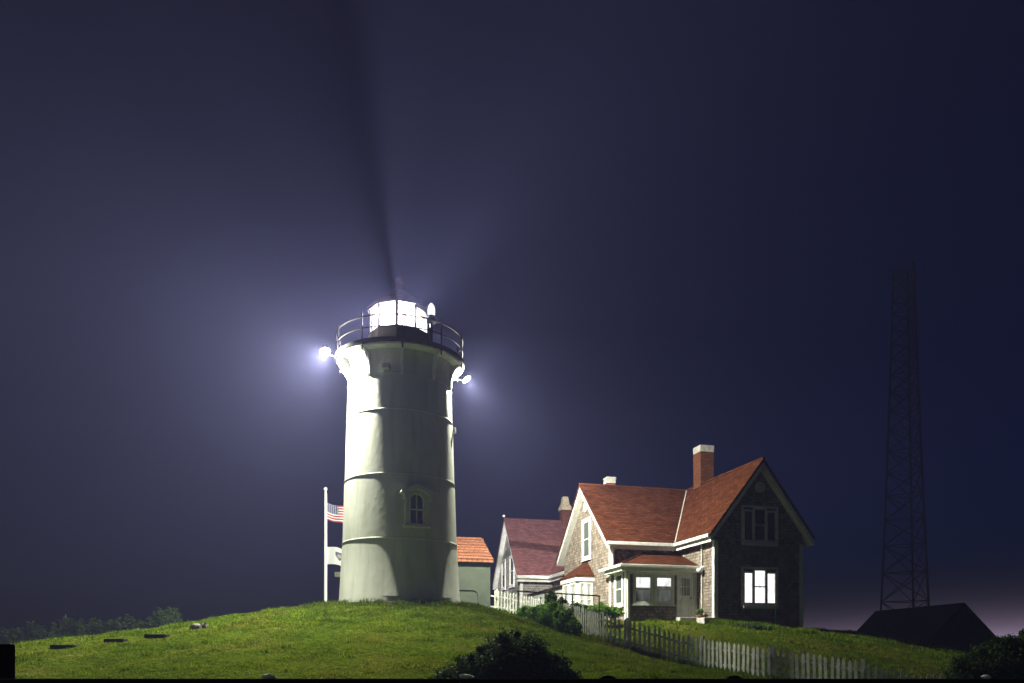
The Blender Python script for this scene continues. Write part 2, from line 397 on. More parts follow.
# lawn blades
FENCE_PATH = [(491, 33.4), (505, 33.1), (520, 32.6), (535, 31.9), (548, 30.9), (559, 29.4), (572, 27.8), (590, 26.5), (610, 25.3), (645, 24.9), (687, 24.5), (740, 23), (766, 22.4), (800, 22), (865, 21), (950, 20.2)]
TX, TY = -4.3, 29.2
YAW = R(14.884); ca, sa = math.cos(YAW), math.sin(YAW)
H1 = (8.793, 33.0)
def in_house(x, y):
    dx, dy = x - H1[0], y - H1[1]; t = dx * ca + dy * sa; s = -dx * sa + dy * ca
    return ((t > -.05) & (t < 4.45) & (s > -.05) & (s < 10.1)) | ((t > -3.55) & (t < 2) & (s > 1.5) & (s < 10.1))
def grass_mat():
    N = NT('lawn_grass'); tc = N.n('ShaderNodeTexCoord')
    n1 = N.n('ShaderNodeTexNoise'); n1.inputs['Scale'].default_value = .45; n1.inputs['Detail'].default_value = 6; N.l(tc.outputs['Object'], n1.inputs[0])
    n2 = N.n('ShaderNodeTexNoise'); n2.inputs['Scale'].default_value = 2.6; n2.inputs['Detail'].default_value = 5; N.l(tc.outputs['Object'], n2.inputs[0])
    n3 = N.n('ShaderNodeTexWhiteNoise'); n3.noise_dimensions = '1D'
    g = N.n('ShaderNodeNewGeometry'); N.l(g.outputs['Random Per Island'], n3.inputs['W'])
    c1 = ramp(N, n1.outputs[0], [(.34, (.085, .145, .005)), (.52, (.13, .195, .007)), (.68, (.19, .195, .022))])
    c2 = ramp(N, n2.outputs[0], [(.3, (.55, .6, .5)), (.7, (1.25, 1.2, 1.2))])
    c3 = ramp(N, n3.outputs[0], [(0, (.6, .62, .6)), (.85, (1.15, 1.12, 1.1)), (1, (1.4, 1.3, 1.2))])
    cc = mixc(N, 1.0, mixc(N, 1.0, c1, c2, 'MULTIPLY'), c3, 'MULTIPLY')
    p = N.n('ShaderNodeBsdfPrincipled'); p.inputs['Roughness'].default_value = .8; p.inputs['Specular IOR Level'].default_value = 0
    N.l(cc, p.inputs['Base Color'])
    tr = N.n('ShaderNodeBsdfTranslucent'); N.l(cc, tr.inputs[0])
    m = N.n('ShaderNodeMixShader'); m.inputs[0].default_value = .3
    N.l(p.outputs[0], m.inputs[1]); N.l(tr.outputs[0], m.inputs[2]); N.l(m.outputs[0], N.out.inputs[0]); return N.m
def blades(npts, x0, x1, y0, y1, h0, h1):
    x = rng.uniform(x0, x1, npts); y = rng.uniform(y0, y1, npts)
    k = (np.abs(x / y) < .78) & (np.hypot(x - TX, y - TY) > 2.66) & ~in_house(x, y)
    cl = np.sin(x * 2.1 + 1.3 * np.sin(y * 1.7)) * np.sin(y * 2.7 + 1.1 * np.sin(x * 1.9))   # tufts
    k &= rng.uniform(-1.6, 1, npts) < cl + .25
    x, y, cl = x[k], y[k], cl[k]; m = len(x)
    z = hgt(x, y)
    a = rng.uniform(0, 2 * math.pi, m); h = rng.uniform(h0, h1, m) * (1 + .5 * np.maximum(cl, 0)); w = h * .20
    lean = rng.normal(0, .5, (m, 2)) * h[:, None]
    b = np.stack([np.cos(a) * w, np.sin(a) * w], 1)
    v = np.empty((m, 3, 3))
    v[:, 0, 0] = x - b[:, 0]; v[:, 0, 1] = y - b[:, 1]; v[:, 0, 2] = z - .01
    v[:, 1, 0] = x + b[:, 0]; v[:, 1, 1] = y + b[:, 1]; v[:, 1, 2] = z - .01
    v[:, 2, 0] = x + lean[:, 0]; v[:, 2, 1] = y + lean[:, 1]; v[:, 2, 2] = z + h
    return v.reshape(-1, 3)
def tufts(cx, cy, per, rad, h0, h1):
    """longer uncut grass round posts, walls and stray weeds"""
    x = np.repeat(cx, per) + rng.normal(0, rad, len(cx) * per); y = np.repeat(cy, per) + rng.normal(0, rad, len(cx) * per)
    k = (np.hypot(x - TX, y - TY) > 2.3) & ~in_house(x, y); x, y = x[k], y[k]; m = len(x); z = hgt(x, y)
    a = rng.uniform(0, 2 * math.pi, m); h = rng.uniform(h0, h1, m); w = h * .09 + .004; lean = rng.normal(0, .45, (m, 2)) * h[:, None]
    v = np.empty((m, 3, 3)); b = np.stack([np.cos(a) * w, np.sin(a) * w], 1)
    v[:, 0] = np.stack([x - b[:, 0], y - b[:, 1], z - .02], 1); v[:, 1] = np.stack([x + b[:, 0], y + b[:, 1], z - .02], 1)
    v[:, 2] = np.stack([x + lean[:, 0], y + lean[:, 1], z + h], 1); return v.reshape(-1, 3)
_a = rng.uniform(0, 2 * math.pi, 90); _r = rng.uniform(2.5, 3.6, 90)
_fx = np.array([(x - 512) * y / K for x, y in FENCE_PATH]); _fy = np.array([y for x, y in FENCE_PATH])
_q = rng.uniform(0, len(_fx) - 1.001, 260); _i = _q.astype(int); _f = _q - _i
tv = [tufts(TX + _r * np.sin(_a), TY - _r * np.cos(_a), 60, .10, .05, .20),
      tufts(_fx[_i] * (1 - _f) + _fx[_i + 1] * _f, _fy[_i] * (1 - _f) + _fy[_i + 1] * _f, 60, .09, .06, .24),
      tufts(rng.uniform(-16, 18, 420), rng.uniform(14, 31, 420), 34, .07, .04, .13),
      tufts(rng.uniform(8.5, 13.2, 60), rng.uniform(32.4, 33.2, 60), 50, .10, .06, .22)]
gv = np.concatenate(tv + [blades(150000, -14, 14, 11.5, 20, .02, .048), blades(330000, -22, 24, 20, 31, .03, .07), blades(90000, -24, 30, 31, 40, .05, .10)])
tag(np_mesh('lawn_grass', gv, np.arange(len(gv)).reshape(-1, 3), grass_mat()), 'short uneven mown grass over the whole mound and house lawn', 'grass', kind='stuff')

# ---------------------------------------------------------------- lighthouse
LZ = 1.6 + 1.62
O = (TX, TY, LZ)
L = empty('lighthouse', O)
tag(L, 'white round lighthouse tower with lit lantern, railed gallery and two floodlights, on a grass mound', 'lighthouse')
A0 = R(8.4)                                   # bearing of the visitor, seen from the axis
def mb(): return MB(O)
def pol(r, a, z): return (TX + r * math.sin(a), TY - r * math.cos(a), z)
def rt(z): return 2.25 - (z - 3.35) * (.31 / 8.62)
ZR = [1.6 + 4.01, 1.6 + 6.33, 1.6 + 8.66, 1.6 + 9.95]
prof = [(2.31, 2.6)]
edges = [3.3] + ZR
prof = [(2.33, 2.5), (2.33, 3.45), (2.29, 3.52)]
for z in ZR:
    prof += [(rt(z) + .012, z - .06), (rt(z), z), (rt(z) - .004, z + .02)]
prof += [(rt(11.7) , 11.70), (1.93, 11.9), (1.97, 12.2), (2.06, 12.42), (2.06, 12.5)]
shaft = mb().lathe(prof, (TX, TY), 128).build('tower_shaft', M['tower'], L, smooth=35)
for z in ZR:
    r = rt(z)
    mb().lathe([(r - .02, z - .055), (r + .014, z - .045), (r + .026, z - .01), (r + .014, z + .02), (r - .02, z + .045)], (TX, TY), 128).build('band', M['tower'], L, smooth=60)
mb().lathe([(0.2, 12.50), (2.40, 12.50), (2.46, 12.53), (2.46, 12.64), (2.40, 12.66), (0.2, 12.66)], (TX, TY), 96).build('gallery_deck', M['black'], L, smooth=40)
mb().lathe([(2.05, 12.40), (2.34, 12.44), (2.36, 12.497), (2.05, 12.497)], (TX, TY), 96).build('gallery_soffit', M['white'], L, smooth=40)
NB = 10
for i in range(NB):
    a = A0 + R(2) + 2 * math.pi * i / NB
    t = Vector((math.cos(a), math.sin(a), 0)) * .045
    def bf(r, z, d, a=a): return (TX + r * math.sin(a) + d * math.cos(a), TY - r * math.cos(a) + d * math.sin(a), z)
    arc = [(1.90, 11.50), (2.0, 11.50)]
    for k in range(9):
        q = k / 8 * math.pi / 2
        arc.append((2.02 + .36 * (1 - math.cos(q)), 11.58 + .80 * math.sin(q)))
    arc += [(2.38, 12.435), (1.90, 12.435)]
    mb().prism(arc, bf, -.05, .05).build('bracket', M['white'], L)
    # railing post with small ball
    m = mb(); m.tube([pol(2.40, a, 12.30), pol(2.40, a, 13.58)], .026, 8); m.tube([pol(2.40, a, 13.58), pol(2.40, a, 13.68)], [.02, .004], 6)
    m.build('railing_post', M['black'], L, smooth=50)
for z, rr in ((13.45, .030), (13.04, .018)):
    mb().tube([pol(2.40, 2 * math.pi * k / 96, z) for k in range(96)], rr, 8, closed=True).build('railing_rail', M['black'], L, smooth=180)
# lantern
NL = 10; LA = R(2.2)
def lring(r, z): return [pol(r, LA + 2 * math.pi * k / NL, z) for k in range(NL)]
def deca(m, prof):
    vs = []; k = len(prof)
    for i in range(NL):
        for r, z in prof: vs.append(pol(r, LA + 2 * math.pi * i / NL, z))
    fs = []
    for i in range(NL):
        j = (i + 1) % NL
        for q in range(k - 1): fs.append((i*k + q, j*k + q, j*k + q + 1, i*k + q + 1))
    return m.add(vs, fs)
deca(mb(), [(1.30, 12.655), (1.30, 12.80), (1.20, 13.56), (1.19, 13.61), (1.0, 13.61)]).build('lantern_base', M['black'], L)
for i in range(NL):
    a = LA + 2 * math.pi * i / NL; a2 = a + 2 * math.pi / NL
    mb().tube([pol(1.15, a, 13.60), pol(1.15, a, 14.50)], .065 if i == 0 else .04, 6).build('mullion', M['black'], L)
    mb().add([pol(1.14, a, 13.60), pol(1.14, a2, 13.60), pol(1.14, a2, 14.49), pol(1.14, a, 14.49)], [(0, 1, 2, 3)]).build('lantern_pane', M['pane'], L)
deca(mb(), [(1.0, 14.46), (1.24, 14.46), (1.275, 14.49), (1.285, 14.512), (1.0, 14.53)]).build('lantern_eave', M['black'], L)
roof = deca(mb(), [(1.28, 14.513), (1.26, 14.56), (.88, 14.90), (.50, 15.17), (.26, 15.32), (.02, 15.33)]).build('lantern_roof', M['roofiron'], L)
m = mb(); m.lathe([(.22, 15.30), (.20, 15.36), (.13, 15.46), (.13, 15.58), (.17, 15.62)], (TX, TY), 20); m.ball((TX, TY, 15.74), .20)
m.tube([(TX, TY, 15.9), (TX, TY, 16.25)], [.015, .004], 6)
m.build('ventilator_ball', M['roofiron'], roof, smooth=50)
# lens, and an added opaque screen that keeps lamp light off the right-hand sky
# lp = [(.55, 13.62), (.80, 13.78), (.88, 14.0), (.90, 14.2), (.88, 14.4), (.80, 14.58), (.6, 14.61)]
lens = mb().lathe([(1.02, 13.62), (1.04, 13.85), (1.05, 14.05), (1.04, 14.25), (1.02, 14.46)], (TX, TY), 48).build('lens', M['lens'], L, smooth=60)
mb().lathe([(.30, 13.615), (.30, 14.465)], (TX, TY), 32, R(37.6), R(138)).build('added_light_screen', M['black'], L)
# emergency beacon on the railing
ba = A0 + R(28)
bp = pol(2.36, ba, 0)
bk = mb().tube([(bp[0], bp[1], 12.66), (bp[0], bp[1], 13.36)], .05, 8).lathe([(.02, 13.34), (.18, 13.36), (.20, 13.46), (.13, 13.52), (.12, 13.60), (.02, 13.61)], (bp[0], bp[1]), 20).build('beacon_mount', M['black'], L, smooth=40)
mb().lathe([(.10, 13.60), (.135, 13.66), (.14, 13.80), (.11, 13.95), (.04, 14.05), (.005, 14.07)], (bp[0], bp[1]), 20).build('beacon_lens', M['beacon'], bk, smooth=60)
# small fixture box under the gallery
fa = A0 + R(-13)
def ff(a_, z, d): return (TX + (1.96 + d) * math.sin(fa) + a_ * math.cos(fa), TY - (1.96 + d) * math.cos(fa) + a_ * math.sin(fa), z)
m = mb().prism([(-.12, 11.62), (.12, 11.62), (.12, 11.78), (-.12, 11.78)], ff, .06, .34); m.tube([ff(0, 11.72, -.06), ff(0, 11.72, .1)], .04, 6); m.tube([ff(-.1, 11.78, .02), ff(-.12, 11.95, .02), ff(-.02, 12.1, .04)], .018, 6)
m.build('wall_fixture', M['concrete'], L)
# tower window
wa = A0 + R(15.6); wr = 2.195
def wf(a_, z, d): return (TX + (wr + d) * math.sin(wa) + a_ * math.cos(wa), TY - (wr + d) * math.cos(wa) + a_ * math.sin(wa), z)
def arch(w, z0, z1, rise, nn=10):
    p = [(-w, z0), (w, z0)]
    for k in range(nn + 1):
        q = k / nn; x = w - 2 * w * q
        p.append((x, z1 + rise * (1 - (x / w) ** 2)))
    return p
wz0, wz1 = 6.10, 7.06
win = mb().ring(arch(.44, wz0 - .02, wz1 + .05, .22), arch(.262, wz0, wz1, .15), wf, -.25, .07).build('window', M['tower'], L)
mb().prism(arch(.27, wz0 - .01, wz1, .15), wf, -.20, -.045).build('pane', M['glass'], win)
m = mb().ring(arch(.262, wz0, wz1, .15), arch(.225, wz0 + .04, wz1 - .03, .14), wf, -.04, -.005)
m.prism([(-.018, wz0), (.018, wz0), (.018, wz1 + .13), (-.018, wz1 + .13)], wf, -.038, -.008); m.prism([(-.25, 6.60), (.25, 6.60), (.25, 6.645), (-.25, 6.645)], wf, -.036, 0.0)
m.build('sash', M['white'], win)
mb().prism([(-.50, wz0 - .12), (.50, wz0 - .12), (.50, wz0 - .021), (-.50, wz0 - .021)], wf, -.25, .15).build('sill', M['tower'], win, bevel=.012)
m = mb()
hood_o = [(-.62, 7.18), (-.50, 7.10), (-.50, 6.95), (-.445, 6.95), (-.445, 7.11), (-.3, 7.24), (0, 7.32), (.3, 7.24), (.445, 7.11), (.445, 6.95), (.50, 6.95), (.50, 7.10), (.62, 7.18), (.60, 7.26), (.05, 7.50), (-.05, 7.50), (-.60, 7.26)]
m.prism(hood_o, wf, -.3, .20); m.build('window_hood', M['tower'], win)
# conduit box low on the left flank
ca_ = A0 + R(-86)
m = mb(); c = pol(2.27, ca_, 4.45); m.box(c[0] - .16, c[0] + .1, c[1] - .1, c[1] + .1, 4.36, 4.54); m.build('junction_box', M['concrete'], L)
ca_ = A0 + R(83)
m = mb(); c = pol(2.02, ca_, 10.35); m.box(c[0] - .08, c[0] + .12, c[1] - .06, c[1] + .06, 9.95, 10.15); m.build('junction_box', M['concrete'], L)
# mulch ring round the foot
def bed():
    nn = 72; vs = []
    for i in range(nn):
        a = 2 * math.pi * i / nn; ro = 2.62 + .16 * math.sin(3 * a + .4) + .10 * math.sin(7 * a) + (.55 if -1.9 < ((a + math.pi) % (2*math.pi)) - math.pi < -.9 else 0)
        for r in (2.25, (2.25 + ro) / 2, ro):
            p = pol(r, a, 0); vs.append((p[0], p[1], gz(p[0], p[1]) + (.07 if r < ro else -.03)))
    fs = []
    for i in range(nn):
        j = (i + 1) % nn
        fs += [(i*3, j*3, j*3+1, i*3+1), (i*3+1, j*3+1, j*3+2, i*3+2)]
    return MB().add(vs, fs)
tag(bed().build('mulch_bed', M['mulch'], smooth=180), kind='structure')
# floodlights
FL = []
def floodlight(az, r, z, power, aim, spower, beam, cone):
    p = Vector(pol(r, az, z)); q = Vector(pol(2.42, az, 12.56))
    d = Vector((math.sin(az), -math.cos(az), 0))
    tn = Vector((math.cos(az), math.sin(az), 0))
    arm = mb().tube([pol(2.3, az, 12.47), pol(r - .12, az, 12.47), pol(r - .05, az, z + .26)], .03, 8)
    arm = arm.build('floodlight', M['black'], L, smooth=40)
    # round housing, open mouth tilted down and inwards
    ax = aim.normalized(); s = ax.cross(Vector((0, 0, 1))).normalized(); u = s.cross(ax)
    pr = [(-.30, .02), (-.30, .07), (-.18, .10), (-.05, .185), (0.0, .195), (0.0, .178)]
    vs = []; nn = 20
    for i in range(nn):
        a = 2 * math.pi * i / nn
        for h, rr in pr: vs.append(tuple(p + ax * h + (s * math.cos(a) + u * math.sin(a)) * rr))
    fs = []
    k = len(pr)
    for i in range(nn):
        j = (i + 1) % nn
        for w in range(k - 1): fs.append((i*k + w, j*k + w, j*k + w + 1, i*k + w + 1))
    mb().add(vs, fs).build('housing', M['black'], arm, smooth=40)
    nn = 20
    vs = [tuple(p - ax * .012 + (s * math.cos(2*math.pi*i/nn) + u * math.sin(2*math.pi*i/nn)) * .175) for i in range(nn)]
    mb().add(vs, [tuple(range(nn))]).build('floodlight_glass', M['floodglass'], arm)
    ld = bpy.data.lights.new('floodlight_lamp', 'POINT'); ld.energy = power; ld.shadow_soft_size = .09; ld.color = (1.0, 1.0, .80)
    lo = bpy.data.objects.new('floodlight_lamp', ld); col.objects.link(lo); lo.location = p + ax * .11
    FL.append(lo)
    # the reflector throws most of the light outwards and down
    ls = bpy.data.lights.new('floodlight_beam', 'SPOT'); ls.energy = spower; ls.shadow_soft_size = .09; ls.color = ld.color
    ls.spot_size = R(cone); ls.spot_blend = 1.0
    lo = bpy.data.objects.new('floodlight_beam', ls); col.objects.link(lo); lo.location = p + ax * .13
    lo.rotation_euler = beam.to_track_quat('-Z', 'Y').to_euler()
PF1, PF2, PLN = 8500, 7000, 29000
SP1, SP2 = 36000, 15000
floodlight(A0 + R(-73), 2.85, 12.58, PF1, Vector((.25, -.45, -.85)), SP1, Vector((-.36, -.68, -.60)), 122)
floodlight(A0 + R(114), 2.92, 12.55, PF2, Vector((.55, -.2, -.8)), SP2, Vector((.50, .55, -.62)), 128)
ld = bpy.data.lights.new('lantern_lamp', 'POINT'); ld.energy = PLN; ld.shadow_soft_size = .008; ld.color = (1, .99, .97)
lo = bpy.data.objects.new('lantern_lamp', ld); col.objects.link(lo); lo.location = (TX, TY, 14.03)

# ---------------------------------------------------------------- houses
class House:
    def __init__(self, name, label, x, y, z0):
        self.o = (0, 0, z0); self.z0 = z0
        self.root = empty(name, (x, y, z0), YAW); tag(self.root, label, 'house')
    def mb(self): return MB(self.o)
    def gable_s(self, poly, s0, s1, name, mat, parent=None, **k):      # profile across t, extruded along s
        return self.mb().prism(poly, lambda a, b, d: (a, d, b), s0, s1).build(name, mat, parent or self.root, **k)
    def gable_t(self, poly, t0, t1, name, mat, parent=None, **k):      # profile across s, extruded along t
        return self.mb().prism(poly, lambda a, b, d: (d, a, b), t0, t1).build(name, mat, parent or self.root, **k)
    def fn_s(self, s): return lambda a, z, d: (a, s - d, z)            # wall facing the road
    def fn_t(self, t): return lambda a, z, d: (t - d, a, z)            # wall facing the tower
    def window(self, fn, a0, a1, z0, z1, glass, frame=.10, split=True, muntins=0, upper=None, frame_mat=None, sill=True, label=None, sw=.05):
        fm = frame_mat or M['white']
        rc = lambda e: [(a0 - e, z0 - e), (a1 + e, z0 - e), (a1 + e, z1 + e), (a0 - e, z1 + e)]
        m = self.mb().ring(rc(frame), rc(0), fn, -.02, .055)
        if sill: m.prism([(a0 - frame - .05, z0 - frame - .05), (a1 + frame + .05, z0 - frame - .05), (a1 + frame + .05, z0 - frame - .002), (a0 - frame - .05, z0 - frame - .002)], fn, -.02, .10)
        w = m.build('window', fm, self.root)
        if label: w['label'] = label
        zm = (z0 + z1) / 2
        if upper: 
            self.mb().prism([(a0, z0), (a1, z0), (a1, upper), (a0, upper)], fn, -.03, .012).build('pane', glass, w)
            self.mb().prism([(a0, upper), (a1, upper), (a1, z1), (a0, z1)], fn, -.03, .010).build('blind', M['blind'], w)
        else:
            self.mb().prism([(a0, z0), (a1, z0), (a1, z1), (a0, z1)], fn, -.03, .010).build('pane', glass, w)
        m = self.mb().ring(rc(-.001), rc(-sw), fn, .011, .035)
        if split: m.prism([(a0 + .02, zm - .025), (a1 - .02, zm - .025), (a1 - .02, zm + .025), (a0 + .02, zm + .025)], fn, .012, .042)
        for k in range(muntins):
            x = a0 + (a1 - a0) * (k + 1) / (muntins + 1)
            m.prism([(x - .012, z0 + .02), (x + .012, z0 + .02), (x + .012, z1 - .02), (x - .012, z1 - .02)], fn, .012, .030)
        m.build('sash', fm, w)
        return w
    def chimney(self, t, s, w, z0, z1, capmat, cap=.35, flare=.06, mat=None, taper=False):
        h = w / 2
        c = self.mb().box(t - h, t + h, s - h, s + h, z0, z1 - cap).build('chimney', mat or M['brick'], self.root)
        m = self.mb()
        if taper:
            m.add([(t + sx * q, s + sy * q, z) for z, q in ((z1 - cap, h + flare), (z1 - cap + .2, h + flare), (z1 - cap + .45, h * .85), (z1, h * .62)) for sx, sy in ((-1, -1), (1, -1), (1, 1), (-1, 1))],
                  [(3, 2, 1, 0), (12, 13, 14, 15)] + [(l*4 + i, l*4 + (i+1) % 4, l*4 + 4 + (i+1) % 4, l*4 + 4 + i) for l in range(3) for i in range(4)])
        else:
            m.box(t - h - flare * .4, t + h + flare * .4, s - h - flare * .4, s + h + flare * .4, z1 - cap, z1 - cap * .35)
            m.add([(t + sx * q, s + sy * q, z) for z, q in ((z1 - cap * .35 + .001, h + flare), (z1 - cap * .1, h + flare * .8), (z1, h * .7)) for sx, sy in ((-1, -1), (1, -1), (1, 1), (-1, 1))],
                  [(3, 2, 1, 0), (8, 9, 10, 11)] + [(l*4 + i, l*4 + (i+1) % 4, l*4 + 4 + (i+1) % 4, l*4 + 4 + i) for l in range(2) for i in range(4)])
        m.build('chimney_cap', capmat, c)
    def downpipe(self, pts): return self.mb().tube(pts, .042, 8).build('downpipe', M['white'], self.root, smooth=50)
    def vent(self, fn, a, z, r):
        nn = 20; rc = lambda q: [(a + q * math.cos(2*math.pi*i/nn), z + q * math.sin(2*math.pi*i/nn)) for i in range(nn)]
        m = self.mb().ring(rc(r), rc(r * .68), fn, -.02, .06); v = m.build('gable_vent', M['white'], self.root)
        m = self.mb().prism(rc(r * .7), fn, -.02, .01)
        for k in range(-2, 3):
            h = math.sqrt(max(.01, .42 - (k * .25) ** 2)) * r
            m.prism([(a - h, z + k*.25*r - .02), (a + h, z + k*.25*r - .02), (a + h, z + k*.25*r + .01), (a - h, z + k*.25*r + .01)], fn, .0, .03)
        m.build('louvre', M['white'], v)

def roof_profile(c, half, zr, pitch, th, drop=0.0):
    e = zr - half * pitch
    return [(c - half, e - drop), (c, zr - drop), (c + half, e - drop), (c + half, e - drop - th), (c, zr - drop - th), (c - half, e - drop - th)]

# --- the keeper's house
GZ = 2.45
h = House('shingled_house', 'shingled keeper house with red cross gabled roof, brick chimney, glazed porch and a lit window', H1[0], H1[1], GZ)
ZB = 1.2
zr = 10.0; pR = 1.30; pC = .90; hs = 2.58; cs = 3.73; cR = 2.2; cC = 6.68
wz = zr - .30
body = h.mb()
body.prism([(0, ZB), (4.4, ZB), (4.4, wz - 2.2 * pR), (2.2, wz), (0, wz - 2.2 * pR)], lambda a, b, d: (a, d, b), 0, 10.0)
body.prism([(3.33, ZB), (10.03, ZB), (10.03, wz - 3.35 * pC), (6.68, wz - .002), (3.33, wz - 3.35 * pC)], lambda a, b, d: (d, a, b), -3.45, .2)
body.build('wall', M['shingle'], h.root)
r1 = h.mb()
r1.prism(roof_profile(cR, hs, zr, pR, .14), lambda a, b, d: (a, d, b), -.35, 10.35)
r1.prism(roof_profile(cC, cs, zr - .004, pC, .14), lambda a, b, d: (d, a, b), -3.80, 2.19)
rf = r1.build('roof', M['roof'], h.root)
sf = h.mb()
sf.prism(roof_profile(cR, hs - .03, zr - .03 * pR, pR, .24, .141), lambda a, b, d: (a, d, b), -.32, 10.32)
sf.prism(roof_profile(cC, cs - .03, zr - .03 * pC, pC, .24, .141), lambda a, b, d: (d, a, b), -3.77, 2.1)
sf.build('soffit', M['white'], rf)
# ridge caps
m = h.mb(); m.tube([(2.2, -.36, zr + .005), (2.2, 10.36, zr + .005)], .06, 8); m.tube([(-3.81, cC, zr), (2.2, cC, zr)], .06, 8); m.build('ridge_cap', M['roof'], rf, smooth=60)
# valley flashing
ez = zr - cs * pC
vx0 = cR - (zr - ez) / pR
m = h.mb(); m.tube([(vx0 + .02, cC - cs + .02, ez + .02), (2.2, cC, zr + .02)], .035, 6); m.build('valley_flashing', M['concrete'], rf)
# gutters
def gutter(pts):
    return h.mb().tube(pts, .075, 8).build('gutter', M['white'], h.root, smooth=50)
e1 = zr - hs * pR
m = h.mb(); m.box(-.53, -.40, -.36, 2.95, e1 - .20, e1 - .05); m.build('gutter', M['white'], h.root, bevel=.02)
m = h.mb(); m.box(-3.82, -.535, 2.80, 2.93, e1 - .22, e1 - .05); m.build('gutter', M['white'], h.root, bevel=.02)
# corner boards
for t0, t1, s0, s1, zt in ((-.03, .16, -.03, .0, e1 - .3), (4.24, 4.43, -.03, .0, e1 - .3)):
    h.mb().box(t0, t1, s0, -.0, ZB, zt).build('corner_board', M['white'], h.root)
h.mb().box(-.032, -.001, -.03, .16, ZB, e1 - .25).build('corner_board', M['white'], h.root)
h.mb().box(-3.485, -3.30, 3.30, 3.33, ZB, ez - .30).build('corner_board', M['white'], h.root)
h.mb().box(-3.487, -3.45, 3.331, 3.50, ZB, ez - .30).build('corner_board', M['white'], h.root)
# frieze under the gutter of the cross wing and rake return
h.downpipe([(-3.55, 2.95, ez - .16), (-3.50, 3.1, ez - .30), (-3.40, 3.20, ez - .42), (-3.40, 3.24, 6.0), (-3.40, 3.24, 5.45)])
o = h.downpipe([(-.10, 1.02, e1 - .2), (-.05, 1.02, e1 - .5), (-.04, 1.02, 2.6)]); o.data.materials.clear(); o.data.materials.append(M['concrete'])
# gable window, lit window, vents
S0 = h.fn_s(0.0)
def triple(z0, z1, zc, glass, lit, fm):
    ws = []
    lab = 'lit window' if lit else None
    h.window(S0, 1.44, 1.85, z0, z1, glass, .045, False, 0, frame_mat=fm, sill=False, label=lab, sw=.022)
    h.window(S0, 1.945, 2.485, z0, zc, glass, .046, True, 0, frame_mat=fm, sill=False, label=lab, sw=.022)
    h.mb().ring([(1.30, z0 - .14), (3.13, z0 - .14), (3.13, zc + .14), (1.30, zc + .14)], [(1.394, z0 - .047), (3.036, z0 - .047), (3.036, zc + .047), (1.394, zc + .047)], S0, -.02, .05).build('window_casing', fm, h.root)
    h.window(S0, 2.58, 2.99, z0, z1, glass, .045, False, 0, frame_mat=fm, sill=False, label=lab, sw=.022)
M['dimtrim'] = paint('gable_window_trim', (.74, .74, .74), .1, 5, .6, .08, 40)
triple(6.42, 7.72, 7.82, M['glass'], False, M['dimtrim'])
triple(3.66, 5.00, 5.12, M['lit'], True, M['dimtrim'])
h.mb().prism([(1.36, 6.20), (3.08, 6.20), (3.08, 6.29), (1.36, 6.29)], S0, -.02, .13).build('window_sill', M['dimtrim'], h.root)
h.mb().prism([(1.36, 3.42), (3.08, 3.42), (3.08, 3.53), (1.36, 3.53)], S0, -.02, .13).build('window_sill', M['dimtrim'], h.root)
h.vent(S0, 2.22, 8.78, .24)
T0 = h.fn_t(-3.45)
h.vent(T0, 6.60, 8.85, .26)
h.window(T0, 6.10, 6.98, 6.30, 8.10, M['glassc'], .14)
# chimneys
h.chimney(2.45, 5.37, .74, 7.0, 12.0, M['mortarcap'], .36, .02)
h.chimney(-1.72, 7.75, .46, 7.0, 10.70, M['mortarcap'], .34, .04)
# porch in the inside corner
PS = 1.57
pz = 5.38
h.mb().box(-3.45, -.002, PS, 3.34, ZB, pz - .12).build('porch_wall', M['shingle'], h.root)
pr = h.mb()
pe = pz; rz_ = 6.18
pts = [(-3.80, 1.27, pe), (-.002, 1.27, pe), (-.002, 3.335, rz_), (-1.75, 3.335, rz_), (-3.80, 3.335, pe),
       (-3.80, 1.27, pe - .10), (-.002, 1.27, pe - .10), (-.002, 3.335, pe - .10), (-3.80, 3.335, pe - .10)]
pr.add(pts, [(0, 1, 2, 3), (0, 3, 4), (0, 5, 6, 1), (4, 8, 5, 0), (5, 8, 7, 6), (1, 6, 7, 2), (2, 7, 8, 4, 3)])
prf = pr.build('porch_roof', M['roof'], h.root)
m = h.mb(); m.box(-3.78, -.004, 1.29, 3.33, pe - .30, pe - .102); m.build('porch_soffit', M['white'], prf)
m = h.mb(); m.box(-3.90, -.004, 1.16, 1.268, pe - .14, pe - .01); m.box(-3.91, -3.803, 1.27, 3.75, pe - .14, pe - .01); m.build('gutter', M['white'], prf, bevel=.02)
m = h.mb(); m.tube([(-3.78, 1.29, pe + .01), (-1.75, 3.33, rz_ + .01)], .045, 6); m.build('hip_cap', M['roof'], prf)
# porch trim
P0 = h.fn_s(PS); P1 = h.fn_t(-3.45)
for a0, a1, fn in ((-3.47, -3.28, P0), (-.17, -.01, P0), (PS - .03, PS + .16, P1)):
    h.mb().prism([(a0, ZB), (a1, ZB), (a1, pe - .32), (a0, pe - .32)], fn, -.01, .035 if fn is P0 else .032).build('corner_board', M['white'], h.root)
h.mb().prism([(-3.27, 4.97), (-.18, 4.97), (-.18, 5.08), (-3.27, 5.08)], P0, -.01, .03).build('frieze_board', M['white'], h.root)
h.downpipe([(-3.62, 1.22, pe - .12), (-3.56, 1.45, pe - .45), (-3.40, 1.50, pe - .6), (-3.40, 1.50, 2.4)])
h.window(P0, -3.04, -2.26, 3.72, 4.88, M['dimroom'], .10, upper=4.38, frame_mat=M['doorpaint'])
h.window(P0, -2.02, -1.24, 3.72, 4.88, M['dimroom'], .10, upper=4.46, frame_mat=M['doorpaint'])
h.window(P1, 1.98, 2.72, 3.68, 5.0, M['glassc'], .12)
